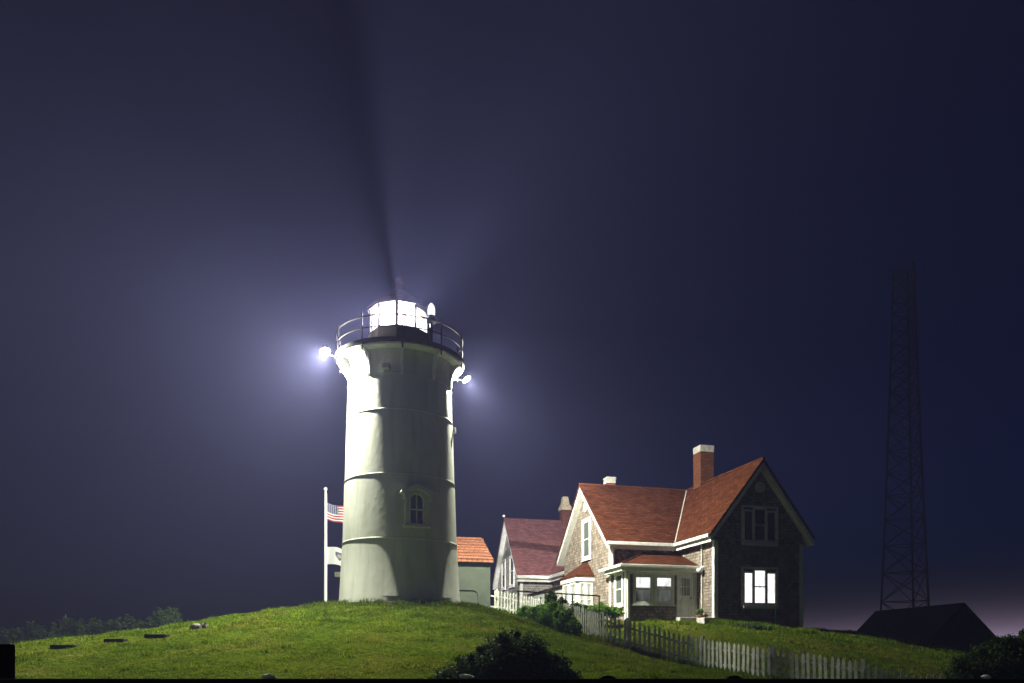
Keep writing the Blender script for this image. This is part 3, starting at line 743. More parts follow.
# door
d = h.mb().ring([(-1.02, 2.98), (-.20, 2.98), (-.20, 5.02), (-1.02, 5.02)], [(-.92, 3.08), (-.28, 3.08), (-.28, 4.94), (-.92, 4.94)], P0, -.02, .06).build('door_frame', M['doorpaint'], h.root)
dr = h.mb().ring([(-.919, 3.06), (-.281, 3.06), (-.281, 4.939), (-.919, 4.939)], [(-.84, 4.06), (-.36, 4.06), (-.36, 4.84), (-.84, 4.84)], P0, -.02, .03)
dr.ring([(-.80, 3.2), (-.40, 3.2), (-.40, 3.9), (-.80, 3.9)], [(-.76, 3.24), (-.44, 3.24), (-.44, 3.86), (-.76, 3.86)], P0, .0, .045)
dr = dr.build('door', M['doorpaint'], h.root)
h.mb().prism([(-.845, 4.05), (-.355, 4.05), (-.355, 4.845), (-.845, 4.845)], P0, -.03, .004).build('door_glass', M['glassc'], dr)
m = h.mb()
for k in (1, 2):
    x = -.84 + .16 * k; m.prism([(x - .012, 4.06), (x + .012, 4.06), (x + .012, 4.84), (x - .012, 4.84)], P0, .002, .02)
m.prism([(-.84, 4.44), (-.36, 4.44), (-.36, 4.465), (-.84, 4.465)], P0, .002, .022); m.build('muntin', M['doorpaint'], dr)
m = h.mb(); m.ball((-.34, PS - .08, 3.95), .035, 10, 6); m.tube([(-.34, PS - .02, 3.95), (-.34, PS - .08, 3.95)], .012, 6); m.build('door_handle', M['black'], dr, smooth=60)
h.mb().prism([(-.78, 5.09), (-.42, 5.09), (-.42, 5.17), (-.78, 5.17)], P0, -.01, .035).build('transom_plate', M['darkwood'], h.root)
h.mb().box(-1.12, -.06, PS - .55, PS - .062, 2.2, 3.06).build('doorstep', M['concrete'], h.root, bevel=.02)
h.mb().box(-.62, -.035, -.22, .45, 2.2, 3.0).build('footing_block', M['concrete'], h.root, bevel=.02)
# floodlight of the house, unlit
m = h.mb(); m.tube([(0, .95, 5.25), (-.12, .95, 5.25)], .09, 14); m.ball((-.20, .95, 5.16), .14, 14, 9, .8); m.build('wall_lamp', M['white'], h.root, smooth=60)
# bay on the gable wall
by0, by1, bt = 5.57, 7.85, -4.30
bz = 5.28
h.mb().box(bt, -3.452, by0, by1, ZB, bz - .02).build('bay_wall', M['white'], h.root)
m = h.mb()
e = .12
m.add([(bt - e, by0 - e, bz), (bt - e, by1 + e, bz), (-3.448, by1 + e, bz), (-3.448, by0 - e, bz), (-3.448, 6.45, 6.06), (-3.448, 7.0, 6.06),
       (bt - e, by0 - e, bz - .08), (bt - e, by1 + e, bz - .08), (-3.448, by1 + e, bz - .08), (-3.448, by0 - e, bz - .08)],
      [(0, 4, 5, 1), (0, 3, 4), (1, 5, 2), (0, 6, 9, 3), (0, 1, 7, 6), (1, 2, 8, 7), (6, 7, 8, 9)])
b = m.build('bay_roof', M['roof'], h.root)
h.mb().box(bt - .09, -3.45, by0 - .09, by1 + .09, bz - .30, bz - .081).build('bay_fascia', M['white'], b)
B0 = h.fn_s(by0); B1 = h.fn_t(bt)
h.window(B0, bt + .14, bt + .38, 3.3, 4.86, M['curtain'], .06, sill=False)
h.window(B0, bt + .50, bt + .74, 3.3, 4.86, M['curtain'], .06, sill=False)
h.window(B1, by0 + .2, by0 + .95, 3.3, 4.86, M['curtain'], .08, sill=False)
h.window(B1, by0 + 1.3, by0 + 2.05, 3.3, 4.86, M['curtain'], .08, sill=False)

# --- link between the two houses
k = empty('connecting_passage', (H1[0], H1[1], GZ), YAW); tag(k, 'low white walled passage joining the two shingled houses behind the fence', 'passage')
def kb(): return MB((0, 0, GZ))
kb().box(-3.44, -1.6, 10.06, 17.6, ZB, 5.12).build('wall', M['white'], k)
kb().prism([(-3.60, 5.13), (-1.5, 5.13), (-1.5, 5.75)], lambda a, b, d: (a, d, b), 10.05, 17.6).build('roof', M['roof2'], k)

# --- the second house behind
H2 = (.322, 49.0)
g = House('rear_shingled_house', 'hazy red roofed shingled house behind the lighthouse, its gable end with two tall windows', H2[0], H2[1], 3.2)
gr_, gp = 10.70, 1.236
cc_, ch_ = 3.43, 3.43
gw = gr_ - .30
bodyp = g.mb()
bodyp.prism([(.35, 1.8), (6.5, 1.8), (6.5, gw - 3.08 * gp), (cc_, gw), (.35, gw - 3.08 * gp)], lambda a, b, d: (d, a, b), .33, 5.6)
bodyp.prism([(2.55, 1.8), (7.1, 1.8), (7.1, gw - 2.275 * 1.6), (4.825, gw - .01), (2.55, gw - 2.275 * 1.6)], lambda a, b, d: (a, d, b), -3.3, 6.4)
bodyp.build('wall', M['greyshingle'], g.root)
m = g.mb(); m.prism(roof_profile(cc_, ch_, gr_, gp, .14), lambda a, b, d: (d, a, b), 0, 4.82)
m.prism(roof_profile(4.825, 2.64, gr_ - .006, 1.606, .14), lambda a, b, d: (a, d, b), -3.6, 6.86)
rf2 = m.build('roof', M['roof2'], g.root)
m = g.mb(); m.prism(roof_profile(cc_, ch_ - .03, gr_ - .03 * gp, gp, .30, .141), lambda a, b, d: (d, a, b), .03, 4.8)
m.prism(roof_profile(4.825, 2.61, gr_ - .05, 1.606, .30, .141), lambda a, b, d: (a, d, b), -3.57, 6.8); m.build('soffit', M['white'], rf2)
g.mb().box(-.02, 2.04, -.14, -.01, 6.22, 6.42).build('gutter', M['white'], g.root)
g.mb().box(2.05, 2.18, -3.6, -.01, 6.22, 6.42).build('gutter', M['white'], g.root)
g.mb().box(.30, .48, .31, .35, 1.8, 6.1).build('corner_board', M['white'], g.root)
g.mb().box(.295, .329, .352, .55, 1.8, 6.1).build('corner_board', M['white'], g.root)
g.mb().ball((0, cc_, gr_ + .12), .10, 10, 6).build('finial', M['white'], g.root)
gt = g.fn_t(.33)
g.window(gt, 4.35, 5.15, 6.0, 7.85, M['glassc'], .14)
g.window(gt, 2.0, 2.9, 6.0, 7.85, M['glassc'], .14)
g.window(gt, 2.2, 3.0, 3.1, 4.7, M['glassc'], .12)
g.window(gt, 4.3, 5.1, 3.1, 4.7, M['glassc'], .12)
g.chimney(4.42, 3.4, .58, 8.0, 12.35, M['yellowcap'], .95, .07, taper=True)

# --- oil house
H3 = (-.9007, 37.0)
s3 = House('oil_house', 'small grey rendered outbuilding with an orange tile roof right behind the lighthouse', H3[0], H3[1], 3.6); s3.root['category'] = 'outbuilding'
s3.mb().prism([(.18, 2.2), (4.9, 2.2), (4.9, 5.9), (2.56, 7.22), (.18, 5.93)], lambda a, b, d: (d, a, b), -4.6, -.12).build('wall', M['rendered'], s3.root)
rfo = s3.mb(); rfo.prism([(-.02, 6.00), (2.56, 7.43), (5.1, 6.00), (5.1, 5.86), (2.56, 7.29), (-.02, 5.86)], lambda a, b, d: (d, a, b), -4.8, 0)
rfo = rfo.build('roof', M['claytile'], s3.root)
m = s3.mb()
for kk in range(8):
    q = (kk + .15) / 8; s_ = -.02 + 2.56 * q; z_ = 6.00 + 1.43 * q
    m.tube([(-4.8, s_, z_ + .015), (0, s_, z_ + .015)], .035, 6)
m.build('tile_course', M['claytile'], rfo, smooth=60)
def rr(a0, a1, z0, z1, r, nn=6):
    p = [(a0, z0), (a1, z0)]
    p += [(a1 - r + r * math.cos(q), z1 - r + r * math.sin(q)) for q in [math.pi/2 * i / nn for i in range(nn + 1)]]
    p += [(a0 + r - r * math.sin(q), z1 - r + r * math.cos(q)) for q in [math.pi/2 * i / nn for i in range(nn + 1)]]
    return p
fo = s3.fn_s(.18)
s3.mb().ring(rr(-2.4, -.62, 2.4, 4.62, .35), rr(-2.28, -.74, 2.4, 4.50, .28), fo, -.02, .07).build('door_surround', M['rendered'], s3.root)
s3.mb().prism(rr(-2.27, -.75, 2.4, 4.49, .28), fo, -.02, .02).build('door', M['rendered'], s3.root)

# ---------------------------------------------------------------- flagpole and flags
fx, fy = (325.5 - 512) * 38 / K, 38.0
fz = gz(fx, fy)
fp = empty('flagpole', (fx, fy, fz)); tag(fp, 'tall white flagpole with ball top standing left of the lighthouse', 'flagpole')
zt = EYE + (650 - 491) * 38 / K
MB((fx, fy, fz)).tube([(fx, fy, fz - .3), (fx, fy, zt)], [.085, .05], 14).build('pole', M['pole'], fp, smooth=60)
MB((fx, fy, fz)).ball((fx, fy, zt + .09), .10, 14, 8).build('finial', M['pole'], fp, smooth=180)
MB((fx, fy, fz)).tube([(fx + .08, fy - .03, zt - .1), (fx + .09, fy - .03, zt - 3), (fx + .08, fy - .03, fz + 1.2)], .008, 5).build('halyard', M['pole'], fp)
def flag(name, w, hh, ztop, droop, mat, seed):
    nu, nv = 30, 14
    vs = np.zeros((nu + 1, nv + 1, 3)); 
    for i in range(nu + 1):
        for j in range(nv + 1):
            u, v = i / nu, j / nv
            vs[i, j] = (.07 + u * w * .93, .22 * u * math.sin(u * 7.5 + seed + v * .8), -(v * hh) - droop * u - .05 * math.sin(u * 6 + seed))
    vv = vs.reshape(-1, 3)
    idx = np.arange((nu + 1) * (nv + 1)).reshape(nu + 1, nv + 1)
    f = np.stack([idx[:-1, :-1], idx[1:, :-1], idx[1:, 1:], idx[:-1, 1:]], -1).reshape(-1, 4)
    o = np_mesh(name, vv, f, mat, smooth=True)
    uvl = o.data.uv_layers.new(name='flag')
    li = np.empty(len(o.data.loops), np.int32); o.data.loops.foreach_get('vertex_index', li)
    uu = np.stack([(li // (nv + 1)) / nu, 1 - (li % (nv + 1)) / nv], 1)
    uvl.data.foreach_set('uv', uu.astype(np.float32).ravel())
    o.location = (fx, fy, ztop); return o
def mth(N, op, a, b=None, c=None):
    m = N.n('ShaderNodeMath'); m.operation = op
    for i, s in enumerate((a, b, c)):
        if s is None: continue
        if hasattr(s, 'is_output'): N.l(s, m.inputs[i])
        else: m.inputs[i].default_value = s
    return m.outputs[0]
def flag_mat(kind):
    N = NT(kind); uv = N.n('ShaderNodeUVMap'); uv.uv_map = 'flag'; sp = N.n('ShaderNodeSeparateXYZ'); N.l(uv.outputs[0], sp.inputs[0])
    U, Vv = sp.outputs[0], sp.outputs[1]
    if kind == 'striped_flag_cloth':
        st = mth(N, 'MODULO', mth(N, 'FLOOR', mth(N, 'MULTIPLY', Vv, 13)), 2)
        c = mixc(N, st, (.42, .035, .05), (.80, .78, .78))
        c = mixc(N, st, (.80, .78, .78), (.42, .035, .05)) if False else mixc(N, mth(N, 'SUBTRACT', 1, st), (.80, .78, .78), (.42, .035, .05))
        can = mth(N, 'MULTIPLY', mth(N, 'LESS_THAN', U, .4), mth(N, 'GREATER_THAN', Vv, 6 / 13))
        cu = mth(N, 'SUBTRACT', mth(N, 'FRACT', mth(N, 'MULTIPLY', U, 15)), .5); cv = mth(N, 'SUBTRACT', mth(N, 'FRACT', mth(N, 'MULTIPLY', mth(N, 'SUBTRACT', Vv, 6/13), 13)), .5)
        rr_ = mth(N, 'ADD', mth(N, 'MULTIPLY', cu, cu), mth(N, 'MULTIPLY', cv, cv))
        star = mth(N, 'LESS_THAN', rr_, .07)
        cb = mixc(N, star, (.03, .04, .14), (.80, .80, .82))
        c = mixc(N, can, c, cb)
    else:
        a = mth(N, 'SUBTRACT', U, .50); b = mth(N, 'SUBTRACT', Vv, .52)
        # pointed shield: width shrinks towards its foot
        wd = mth(N, 'MULTIPLY_ADD', mth(N, 'MINIMUM', b, 0), .55, .15)
        ins = mth(N, 'MULTIPLY', mth(N, 'LESS_THAN', mth(N, 'ABSOLUTE', a), wd), mth(N, 'MULTIPLY', mth(N, 'LESS_THAN', b, .22), mth(N, 'GREATER_THAN', b, -.27)))
        r2 = mth(N, 'ADD', mth(N, 'MULTIPLY', a, a), mth(N, 'MULTIPLY', mth(N, 'MULTIPLY', b, b), .5))
        fig = mth(N, 'LESS_THAN', r2, .006)
        c = mixc(N, ins, (.78, .79, .80), (.10, .13, .24)); c = mixc(N, fig, c, (.42, .38, .22))
    p = N.n('ShaderNodeBsdfPrincipled'); p.inputs['Roughness'].default_value = .8; N.l(c, p.inputs['Base Color'])
    tr = N.n('ShaderNodeBsdfTranslucent'); N.l(c, tr.inputs[0]); m = N.n('ShaderNodeMixShader'); m.inputs[0].default_value = .4
    N.l(p.outputs[0], m.inputs[1]); N.l(tr.outputs[0], m.inputs[2]); N.l(m.outputs[0], N.out.inputs[0]); return N.m
tag(flag('striped_flag', 1.55, .85, zt - .55, .42, flag_mat('striped_flag_cloth'), .4), 'red and white striped flag with blue starred corner on the white pole', 'flag')
tag(flag('white_flag', 1.35, .86, zt - 2.75, .30, flag_mat('white_flag_cloth'), 2.2), 'white flag with a small blue shield, lower of the two on the pole', 'flag')

# ---------------------------------------------------------------- picket fence
path = FENCE_PATH
pp = [Vector(((x - 512) * y / K, y, 0)) for x, y in path]
def catmull(P, t):
    i = min(int(t), len(P) - 2); f = t - i
    p0 = P[max(i-1, 0)]; p1 = P[i]; p2 = P[i+1]; p3 = P[min(i+2, len(P)-1)]
    return .5 * ((2*p1) + (p2 - p0)*f + (2*p0 - 5*p1 + 4*p2 - p3)*f*f + (3*p1 - p0 - 3*p2 + p3)*f**3)
dense = [catmull(pp, i * (len(pp) - 1) / 1500) for i in range(1501)]
acc = [0]
for i in range(1, len(dense)): acc.append(acc[-1] + (dense[i] - dense[i-1]).length)
TOT = acc[-1]
def at_len(s):
    import bisect
    i = min(max(bisect.bisect(acc, s), 1), len(acc) - 1); f = (s - acc[i-1]) / max(1e-9, acc[i] - acc[i-1])
    p = dense[i-1].lerp(dense[i], f); d = (dense[i] - dense[i-1]).normalized(); return p, d
fo_ = Vector(dense[-1]); FO = (fo_.x, fo_.y, gz(fo_.x, fo_.y))
FE = empty('picket_fence', FO); tag(FE, 'weathered white picket fence winding down the slope in front of the shingled house', 'fence')
sp_ = .158; npk = int(TOT / sp_)
allp = []
def picket_mesh(mbx, p, d, z, hh):
    nrm = Vector((d.y, -d.x, 0)); w = .041 + random.uniform(-.003, .003); tl = random.gauss(0, .016)
    def f(a, b, e): q = p + d * (a + tl * b) + nrm * (.045 + e); return (q.x, q.y, z + b)
    mbx.prism([(-w, .05), (w, .05), (w, hh - .07), (.008, hh), (-.008, hh), (-w, hh - .07)], f, 0, .022)
far = MB(FO); near = []
for i in range(npk):
    p, d = at_len(TOT - i * sp_ - .05); z = gz(p.x, p.y); hh = 1.0 + random.gauss(0, .022)
    zt_ = EYE + (HY - 679) * p.y / K                       # ones that rise above the roadside board
    m = MB(FO) if len(near) < 100 else far
    picket_mesh(m, p, d, z, hh)
    if m is not far: near.append(m.build('picket', M['fence'], FE))
o = far.build('picket', M['fence'], FE); o['kind'] = 'stuff'
for zo in (.28, .74):
    m = MB(FO); seg = 120
    pts = []
    for i in range(seg + 1):
        p, d = at_len(TOT * i / seg); nrm = Vector((d.y, -d.x, 0)); z = gz(p.x, p.y)
        for a, b in ((0, -.035), (.042, -.035), (.042, .035), (0, .035)):
            q = p + nrm * a; pts.append((q.x, q.y, z + zo + b))
    fs = [(i*4 + k, i*4 + (k+1) % 4, i*4 + 4 + (k+1) % 4, i*4 + 4 + k) for i in range(seg) for k in range(4)] + [(3, 2, 1, 0), tuple(seg*4 + k for k in range(4))]
    m.add(pts, fs).build('rail', M['fence'], FE)
npost = int(TOT / 2.45)
for i in range(npost + 1):
    p, d = at_len(min(TOT, i * 2.45 + .3)); z = gz(p.x, p.y)
    m = MB(FO); 
    def f(a, b, e, p=p, d=d): q = p + d * a + Vector((-d.y, d.x, 0)) * b; return (q.x, q.y, z + e)
    m.prism([(-.05, .0), (.05, .0), (.05, .10), (-.05, .10)], f, -.2, 1.06); m.build('post', M['fence'], FE)

# iron handrail in front of the house
p0 = Vector(((517 - 512) * 32.6 / K, 32.6, EYE + 59 * 32.6 / K)); p1 = Vector(((600 - 512) * 31 / K, 31.0, EYE + 54 * 31 / K))
HRo = (p1.x, p1.y, gz(p1.x, p1.y)); HR = empty('iron_handrail', HRo); tag(HR, 'thin black pipe handrail between the picket fence and the white bay', 'handrail')
MB(HRo).tube([tuple(p0), tuple(p0.lerp(p1, .5)), tuple(p1)], .03, 8).build('rail', M['black'], HR)
for q in (0.02, .35, .68, .99):
    p = p0.lerp(p1, q); MB(HRo).tube([(p.x, p.y, gz(p.x, p.y) - .1), (p.x, p.y, p.z)], .026, 8).build('post', M['black'], HR)

# ---------------------------------------------------------------- shrubs and trees
def foliage(name, blobs, nleaf, size, mat, parent, o, shell=.55, seed=0):
    """leaf faces spread through several overlapping lobes; blobs: (x, y, z, rx, ry, rz)"""
    g_ = np.random.default_rng(seed); B = np.array(blobs, float)
    vol = (B[:, 3] * B[:, 4] * B[:, 5]) ** (2/3); pick = g_.choice(len(B), nleaf, p=vol / vol.sum())
    d = g_.normal(size=(nleaf, 3)); d /= np.linalg.norm(d, axis=1)[:, None]
    r = shell + (1.04 - shell) * g_.random(nleaf) ** .6
    lump = 1 + .16 * np.sin(d[:, 0] * 7 + pick) * np.sin(d[:, 1] * 6 + pick * 2) + .10 * np.sin(d[:, 2] * 11 + d[:, 0] * 9)
    r = r * lump + g_.normal(0, .06, nleaf)
    c = B[pick, :3] + d * r[:, None] * B[pick, 3:]
    n_ = d + g_.normal(0, .75, (nleaf, 3)); n_ /= np.linalg.norm(n_, axis=1)[:, None]
    t = np.cross(n_, g_.normal(size=(nleaf, 3))); t /= np.linalg.norm(t, axis=1)[:, None]; b = np.cross(n_, t)
    sz = size * g_.uniform(.6, 1.35, nleaf)[:, None]
    v = np.stack([c - t * sz, c + b * sz * .45 + n_ * sz * .12, c + t * sz, c - b * sz * .45 + n_ * sz * .12], 1)
    zg = hgt(c[:, 0], c[:, 1]); keep = c[:, 2] > zg - .02
    v = v[keep] - np.array(o)
    return np_mesh(name, v.reshape(-1, 3), np.arange(len(v) * 4).reshape(-1, 4), mat, parent)
def stems(name, x, y, z, hh, spread, ns, r, o, parent, seed=0):
    rn = random.Random(seed); m = MB(o)
    for k in range(ns):
        a = rn.uniform(0, 6.28); q = spread * rn.uniform(.3, 1)
        p = [(x + rn.uniform(-.1, .1), y + rn.uniform(-.1, .1), z - .1)]
        for j in (1, 2, 3): p.append((x + q * math.cos(a) * j / 3 + rn.uniform(-.05, .05), y + q * math.sin(a) * j / 3, z + hh * j / 3 * rn.uniform(.85, 1)))
        m.tube(p, [r, r * .75, r * .5, r * .2], 6)
    return m.build(name, M['bark'], parent)
def shrub(name, label, blobs, nleaf, size, mat, seed, group=None, cat='shrub', shell=.45, sprigs=26, sf=1.0):
    rn = random.Random(seed + 100); base = list(blobs)
    for k in range(sprigs):                                # shoots that stick out of the outline
        b = rn.choice(base); a = rn.uniform(0, 6.28); e = rn.uniform(.15, 1.5); q = rn.uniform(.85, 1.12); f = rn.uniform(.12, .30) * sf
        blobs = blobs + [(b[0] + b[3] * q * math.cos(a) * math.cos(e), b[1] + b[4] * q * math.sin(a) * math.cos(e), b[2] + b[5] * q * math.sin(e), b[3] * f, b[4] * f, b[5] * f * rn.uniform(1.0, 2.0))]
    B = np.array(base); x, y = B[:, 0].mean(), B[:, 1].mean(); z = gz(x, y); o = (x, y, z)
    rt_ = empty(name, o); tag(rt_, label, cat, group)
    foliage('foliage', blobs, nleaf, size, mat, rt_, o, shell, seed)
    stems('stem', x, y, z, max(b[2] + b[5] * .3 for b in blobs) - z, (B[:, 3].max()) * .7, 7, .03, o, rt_, seed)
    return rt_
def wp(x, y, Y): return ((x - 512) * Y / K, Y, EYE + (HY - y) * Y / K)
def blob(x, y, Y, rx, ry, rz): return (*wp(x, y, Y), rx, ry, rz)
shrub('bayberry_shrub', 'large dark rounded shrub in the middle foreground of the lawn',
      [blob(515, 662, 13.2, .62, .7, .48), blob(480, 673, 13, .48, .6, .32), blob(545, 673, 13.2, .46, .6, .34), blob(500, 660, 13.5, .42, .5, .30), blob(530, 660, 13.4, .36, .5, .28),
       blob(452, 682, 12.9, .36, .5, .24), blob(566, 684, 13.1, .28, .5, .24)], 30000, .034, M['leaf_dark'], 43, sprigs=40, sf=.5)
shrub('hydrangea_shrub', 'bright green leafy shrub growing against the far bend of the picket fence',
      [blob(552, 616, 27.6, .55, .5, .42), blob(540, 615, 28.4, .5, .5, .32), blob(565, 622, 26.6, .4, .4, .36), blob(573, 629, 26.2, .28, .3, .25), blob(527, 613, 29.5, .4, .4, .25)], 12000, .055, M['leaf_bright'], 2)
shrub('climbing_shrub', 'small leafy climber scrambling over the top of the picket fence', [blob(551, 601, 29.6, .26, .25, .34), blob(562, 607, 28.9, .28, .25, .26), blob(576, 611, 27.8, .3, .25, .24)], 3000, .05, M['leaf_mid'], 3, cat='climber')
shrub('low_hedge_shrub', 'low bright green shrub under the porch side window', [blob(588, 612, 31.6, .42, .4, .24), blob(602, 611, 31.8, .42, .4, .25), blob(614, 613, 32, .35, .4, .22)], 6000, .05, M['leaf_bright'], 4)
shrub('ground_cover_plant', 'low spreading plant on the lawn below the lit window', [blob(745, 627.5, 32.3, .75, .4, .17), blob(733, 628, 32.2, .5, .35, .12), blob(758, 628, 32.3, .5, .35, .13)], 6000, .035, M['leaf_mid'], 5, cat='plant')
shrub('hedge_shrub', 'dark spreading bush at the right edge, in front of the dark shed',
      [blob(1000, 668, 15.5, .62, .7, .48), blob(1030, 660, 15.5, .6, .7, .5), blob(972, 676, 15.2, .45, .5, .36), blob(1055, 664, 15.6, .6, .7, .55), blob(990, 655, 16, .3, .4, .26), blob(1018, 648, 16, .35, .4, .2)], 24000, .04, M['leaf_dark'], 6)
# left: hedge of bushes beyond the crest
hl = [(-6, 645, 44, 1.4, 1.1), (22, 643, 45, 1.3, 1.0), (48, 641, 44, 1.2, .9), (66, 640, 46, 1.0, 1.0), (84, 638, 45, 1.0, .95), (103, 636, 46, 1.1, .95), (124, 634, 45, 1.0, .9), (139, 632, 46, .7, .6), (186, 629, 46, .7, .45)]
txt = ['leftmost bush of the dark row, behind the black board', 'second bush from the left in the dark row', 'low dark bush third from the left in the row', 'rounded bush left of the taller middle bushes', 'taller middle bush of the dark row', 'wide bush right of the middle of the dark row', 'last full bush of the row before the round tree', 'small bush just left of the round tree', 'small low bush just right of the round tree']
for i, (x, y, Y, rx, rz) in enumerate(hl):
    c = wp(x, y, Y)
    z = gz(c[0], c[1])
    rz *= 1.25; shrub('hedgerow_bush', txt[i], [(c[0], c[1], c[2] - rz * .2, rx, 1.0, rz), (c[0] + rx * .5, c[1] + .3, c[2] - rz * .5, rx * .7, .8, rz * .7), (c[0] - rx * .5, c[1] - .2, c[2] - rz * .45, rx * .7, .8, rz * .65), (c[0], c[1], c[2] - rz * 1.3, rx, 1, rz)], 2600, .11, M['leaf_mid'], 20 + i, 'bushes in the dark row beyond the slope', 'bush')
# small round tree
tx_, ty_ = wp(163, 632, 40)[:2]; tz_ = gz(tx_, ty_); to = (tx_, ty_, tz_)
tr = empty('round_tree', to); tag(tr, 'small round leafy tree standing alone at the crest of the lawn', 'tree')
MB(to).tube([(tx_, ty_, tz_ - .2), (tx_ + .05, ty_, tz_ + .8), (tx_ - .02, ty_, tz_ + 1.8)], [.12, .09, .05], 8).build('trunk', M['bark'], tr)
stems('branch', tx_, ty_, tz_ + .5, 1.6, .6, 7, .035, to, tr, 3)
foliage('crown', [blob(163, 620, 40, .62, .6, .55), blob(155, 624, 40, .42, .5, .42), blob(172, 616, 40.2, .40, .5, .45), blob(168, 626, 39.8, .45, .5, .4), blob(152, 629, 40, .35, .4, .28), blob(163, 633, 40, .5, .5, .4)], 7500, .075, M['leaf_mid'], tr, to, .35, 9)

# ---------------------------------------------------------------- odds and ends on the slope
sl = [(65, 648, 27.5, .62, .12, 'flat dark slab on the lawn, lowest of the three down the left slope'), (116, 642.5, 28, .50, .14, 'dark bar shaped slab on the lawn, second from the left'), (157, 638, 28.3, .58, .14, 'dark slab on the lawn below the round tree')]
def on_lawn(x, y, y0=33.0):          # first lawn point seen along a bearing at a given level
    Y = 14.0
    while Y < y0 and HY - (gz((x - 512) * Y / K, Y) - EYE) * K / Y > y: Y += .1
    return Y
for x, y, Y, w, hh, lb in sl:
    Y = on_lawn(x, y); X = (x - 512) * Y / K; z = gz(X, Y)
    m = MB((X, Y, z)); m.box(X - w / 2, X + w / 2, Y - .12, Y + .12, z - .1, z + hh * .62); o = m.build('stone_slab', M['slab'], bevel=.03); o.location = (X, Y, z); tag(o, lb, 'slab', 'dark slabs on the left slope')
for x, y, Y, w, hh, lb in ((196, 627, 28.8, .32, .14, 'rough grey stone on the crest, left one of a pair'), (204, 626, 28.8, .24, .16, 'rough grey stone on the crest, right one of a pair')):
    Y = on_lawn(x, y + 2); X = (x - 512) * Y / K; z = gz(X, Y); m = MB((X, Y, z)); m.ball((X, Y, z + hh * .3), w / 2, 9, 6, .7)
    rs = random.Random(int(x)); m.v = [(a + rs.uniform(-.03, .03), b + rs.uniform(-.03, .03), c + rs.uniform(-.02, .02)) for a, b, c in m.v]
    o = m.build('field_stone', M['stone']); o.location = (X, Y, z); tag(o, lb, 'stone')
# green post by the lit window, pot by the door
X, Y = H1[0] + 2.94 * ca + .12 * sa, H1[1] + 2.94 * sa - .12 * ca; z = gz(X, Y)
m = MB((X, Y, z)); m.tube([(X, Y, z - .2), (X, Y, 3.55)], .05, 10); m.ball((X, Y, 3.56), .055, 10, 6); o = m.build('garden_post', M['greenpost'], smooth=50); o.location = (X, Y, z); tag(o, 'slim green post against the dark gable wall under the lit window', 'post')
X, Y = H1[0] - .30 * ca - .75 * sa, H1[1] - .30 * sa + .75 * ca; z = gz(X, Y)
pt = empty('flower_pot', (X, Y, z)); tag(pt, 'small terracotta pot of withered plants beside the porch door', 'plant pot')
MB((X, Y, z)).lathe([(.01, z), (.11, z), (.15, z + .26), (.17, z + .26), (.17, z + .31), (.14, z + .31), (.13, z + .25), (.01, z + .25)], (X, Y), 18).build('pot', M['pot'], pt, smooth=40)
foliage('plant', [(X, Y, z + .42, .17, .17, .18)], 260, .05, M['leaf_mid'], pt, (X, Y, z), .1, 31)

# ---------------------------------------------------------------- dark shed and radio mast on the right
sx, sy = (964.5 - 512) * 44.5 / K, 44.5
zs = 1.6 - 1.2
SH = empty('dark_shed', (sx, sy, zs)); tag(SH, 'low dark gabled shed in shadow at the foot of the radio mast', 'shed')
# ridge runs away from the road
bx, by = (875.5 - 512) * 54.2 / K, 54.2
rl = math.hypot(bx - sx, by - sy); SH.rotation_euler.z = math.atan2(by - sy, bx - sx) - math.pi / 2
zrS = EYE + 47.5 * 44.5 / K; hw = 2.15
def sb(): return MB((0, 0, zs))
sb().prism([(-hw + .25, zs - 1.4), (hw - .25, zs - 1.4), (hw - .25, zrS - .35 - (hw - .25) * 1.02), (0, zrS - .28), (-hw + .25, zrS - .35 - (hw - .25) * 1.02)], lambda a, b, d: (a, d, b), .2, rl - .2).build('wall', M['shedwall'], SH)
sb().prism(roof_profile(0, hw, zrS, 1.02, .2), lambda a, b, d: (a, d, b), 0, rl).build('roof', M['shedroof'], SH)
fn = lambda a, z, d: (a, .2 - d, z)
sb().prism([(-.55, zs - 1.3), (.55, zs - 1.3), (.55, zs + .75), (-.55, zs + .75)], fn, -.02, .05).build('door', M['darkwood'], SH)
# mast: three legs and lattice
my = 118.0; mx = (908 - 512) * my / K; mzb = -.6
MS = empty('radio_mast', (mx, my, mzb)); tag(MS, 'tall slender lattice radio mast standing dark against the night sky', 'radio mast')
mzt = EYE + (650 - 267) * my / K
def leg(i, q):
    r = 2.6 * (1 - q) ** 1.25 + 1.7; a = R(20) + i * 2 * math.pi / 3
    return Vector((mx + r * math.sin(a) - .5 * q, my - r * math.cos(a), mzb + (mzt - mzb) * q))
for i in range(3):
    MB((mx, my, mzb)).tube([tuple(leg(i, q / 24)) for q in range(25)], .16, 6).build('leg', M['steel'], MS)
qs = []; q = 0
while q < 1:
    qs.append(q); q += .075 * (1 - .72 * q) + .006
qs.append(1.0)
for i in range(3):
    m = MB((mx, my, mzb))
    for a, b in zip(qs[:-1], qs[1:]):
        j = (i + 1) % 3
        m.tube([tuple(leg(i, a)), tuple(leg(j, b))], .075, 4); m.tube([tuple(leg(j, a)), tuple(leg(i, b))], .075, 4); m.tube([tuple(leg(i, b)), tuple(leg(j, b))], .06, 4)
    m.build('lattice', M['steel'], MS)
m = MB((mx, my, mzb)); t = leg(0, 1); m.tube([tuple(t), (t.x, t.y, t.z + 2.2)], .05, 5); t = leg(2, .97); m.tube([(t.x - .6, t.y, t.z), (t.x - .6, t.y, t.z + 2.6)], .06, 5); m.build('antenna', M['steel'], MS)

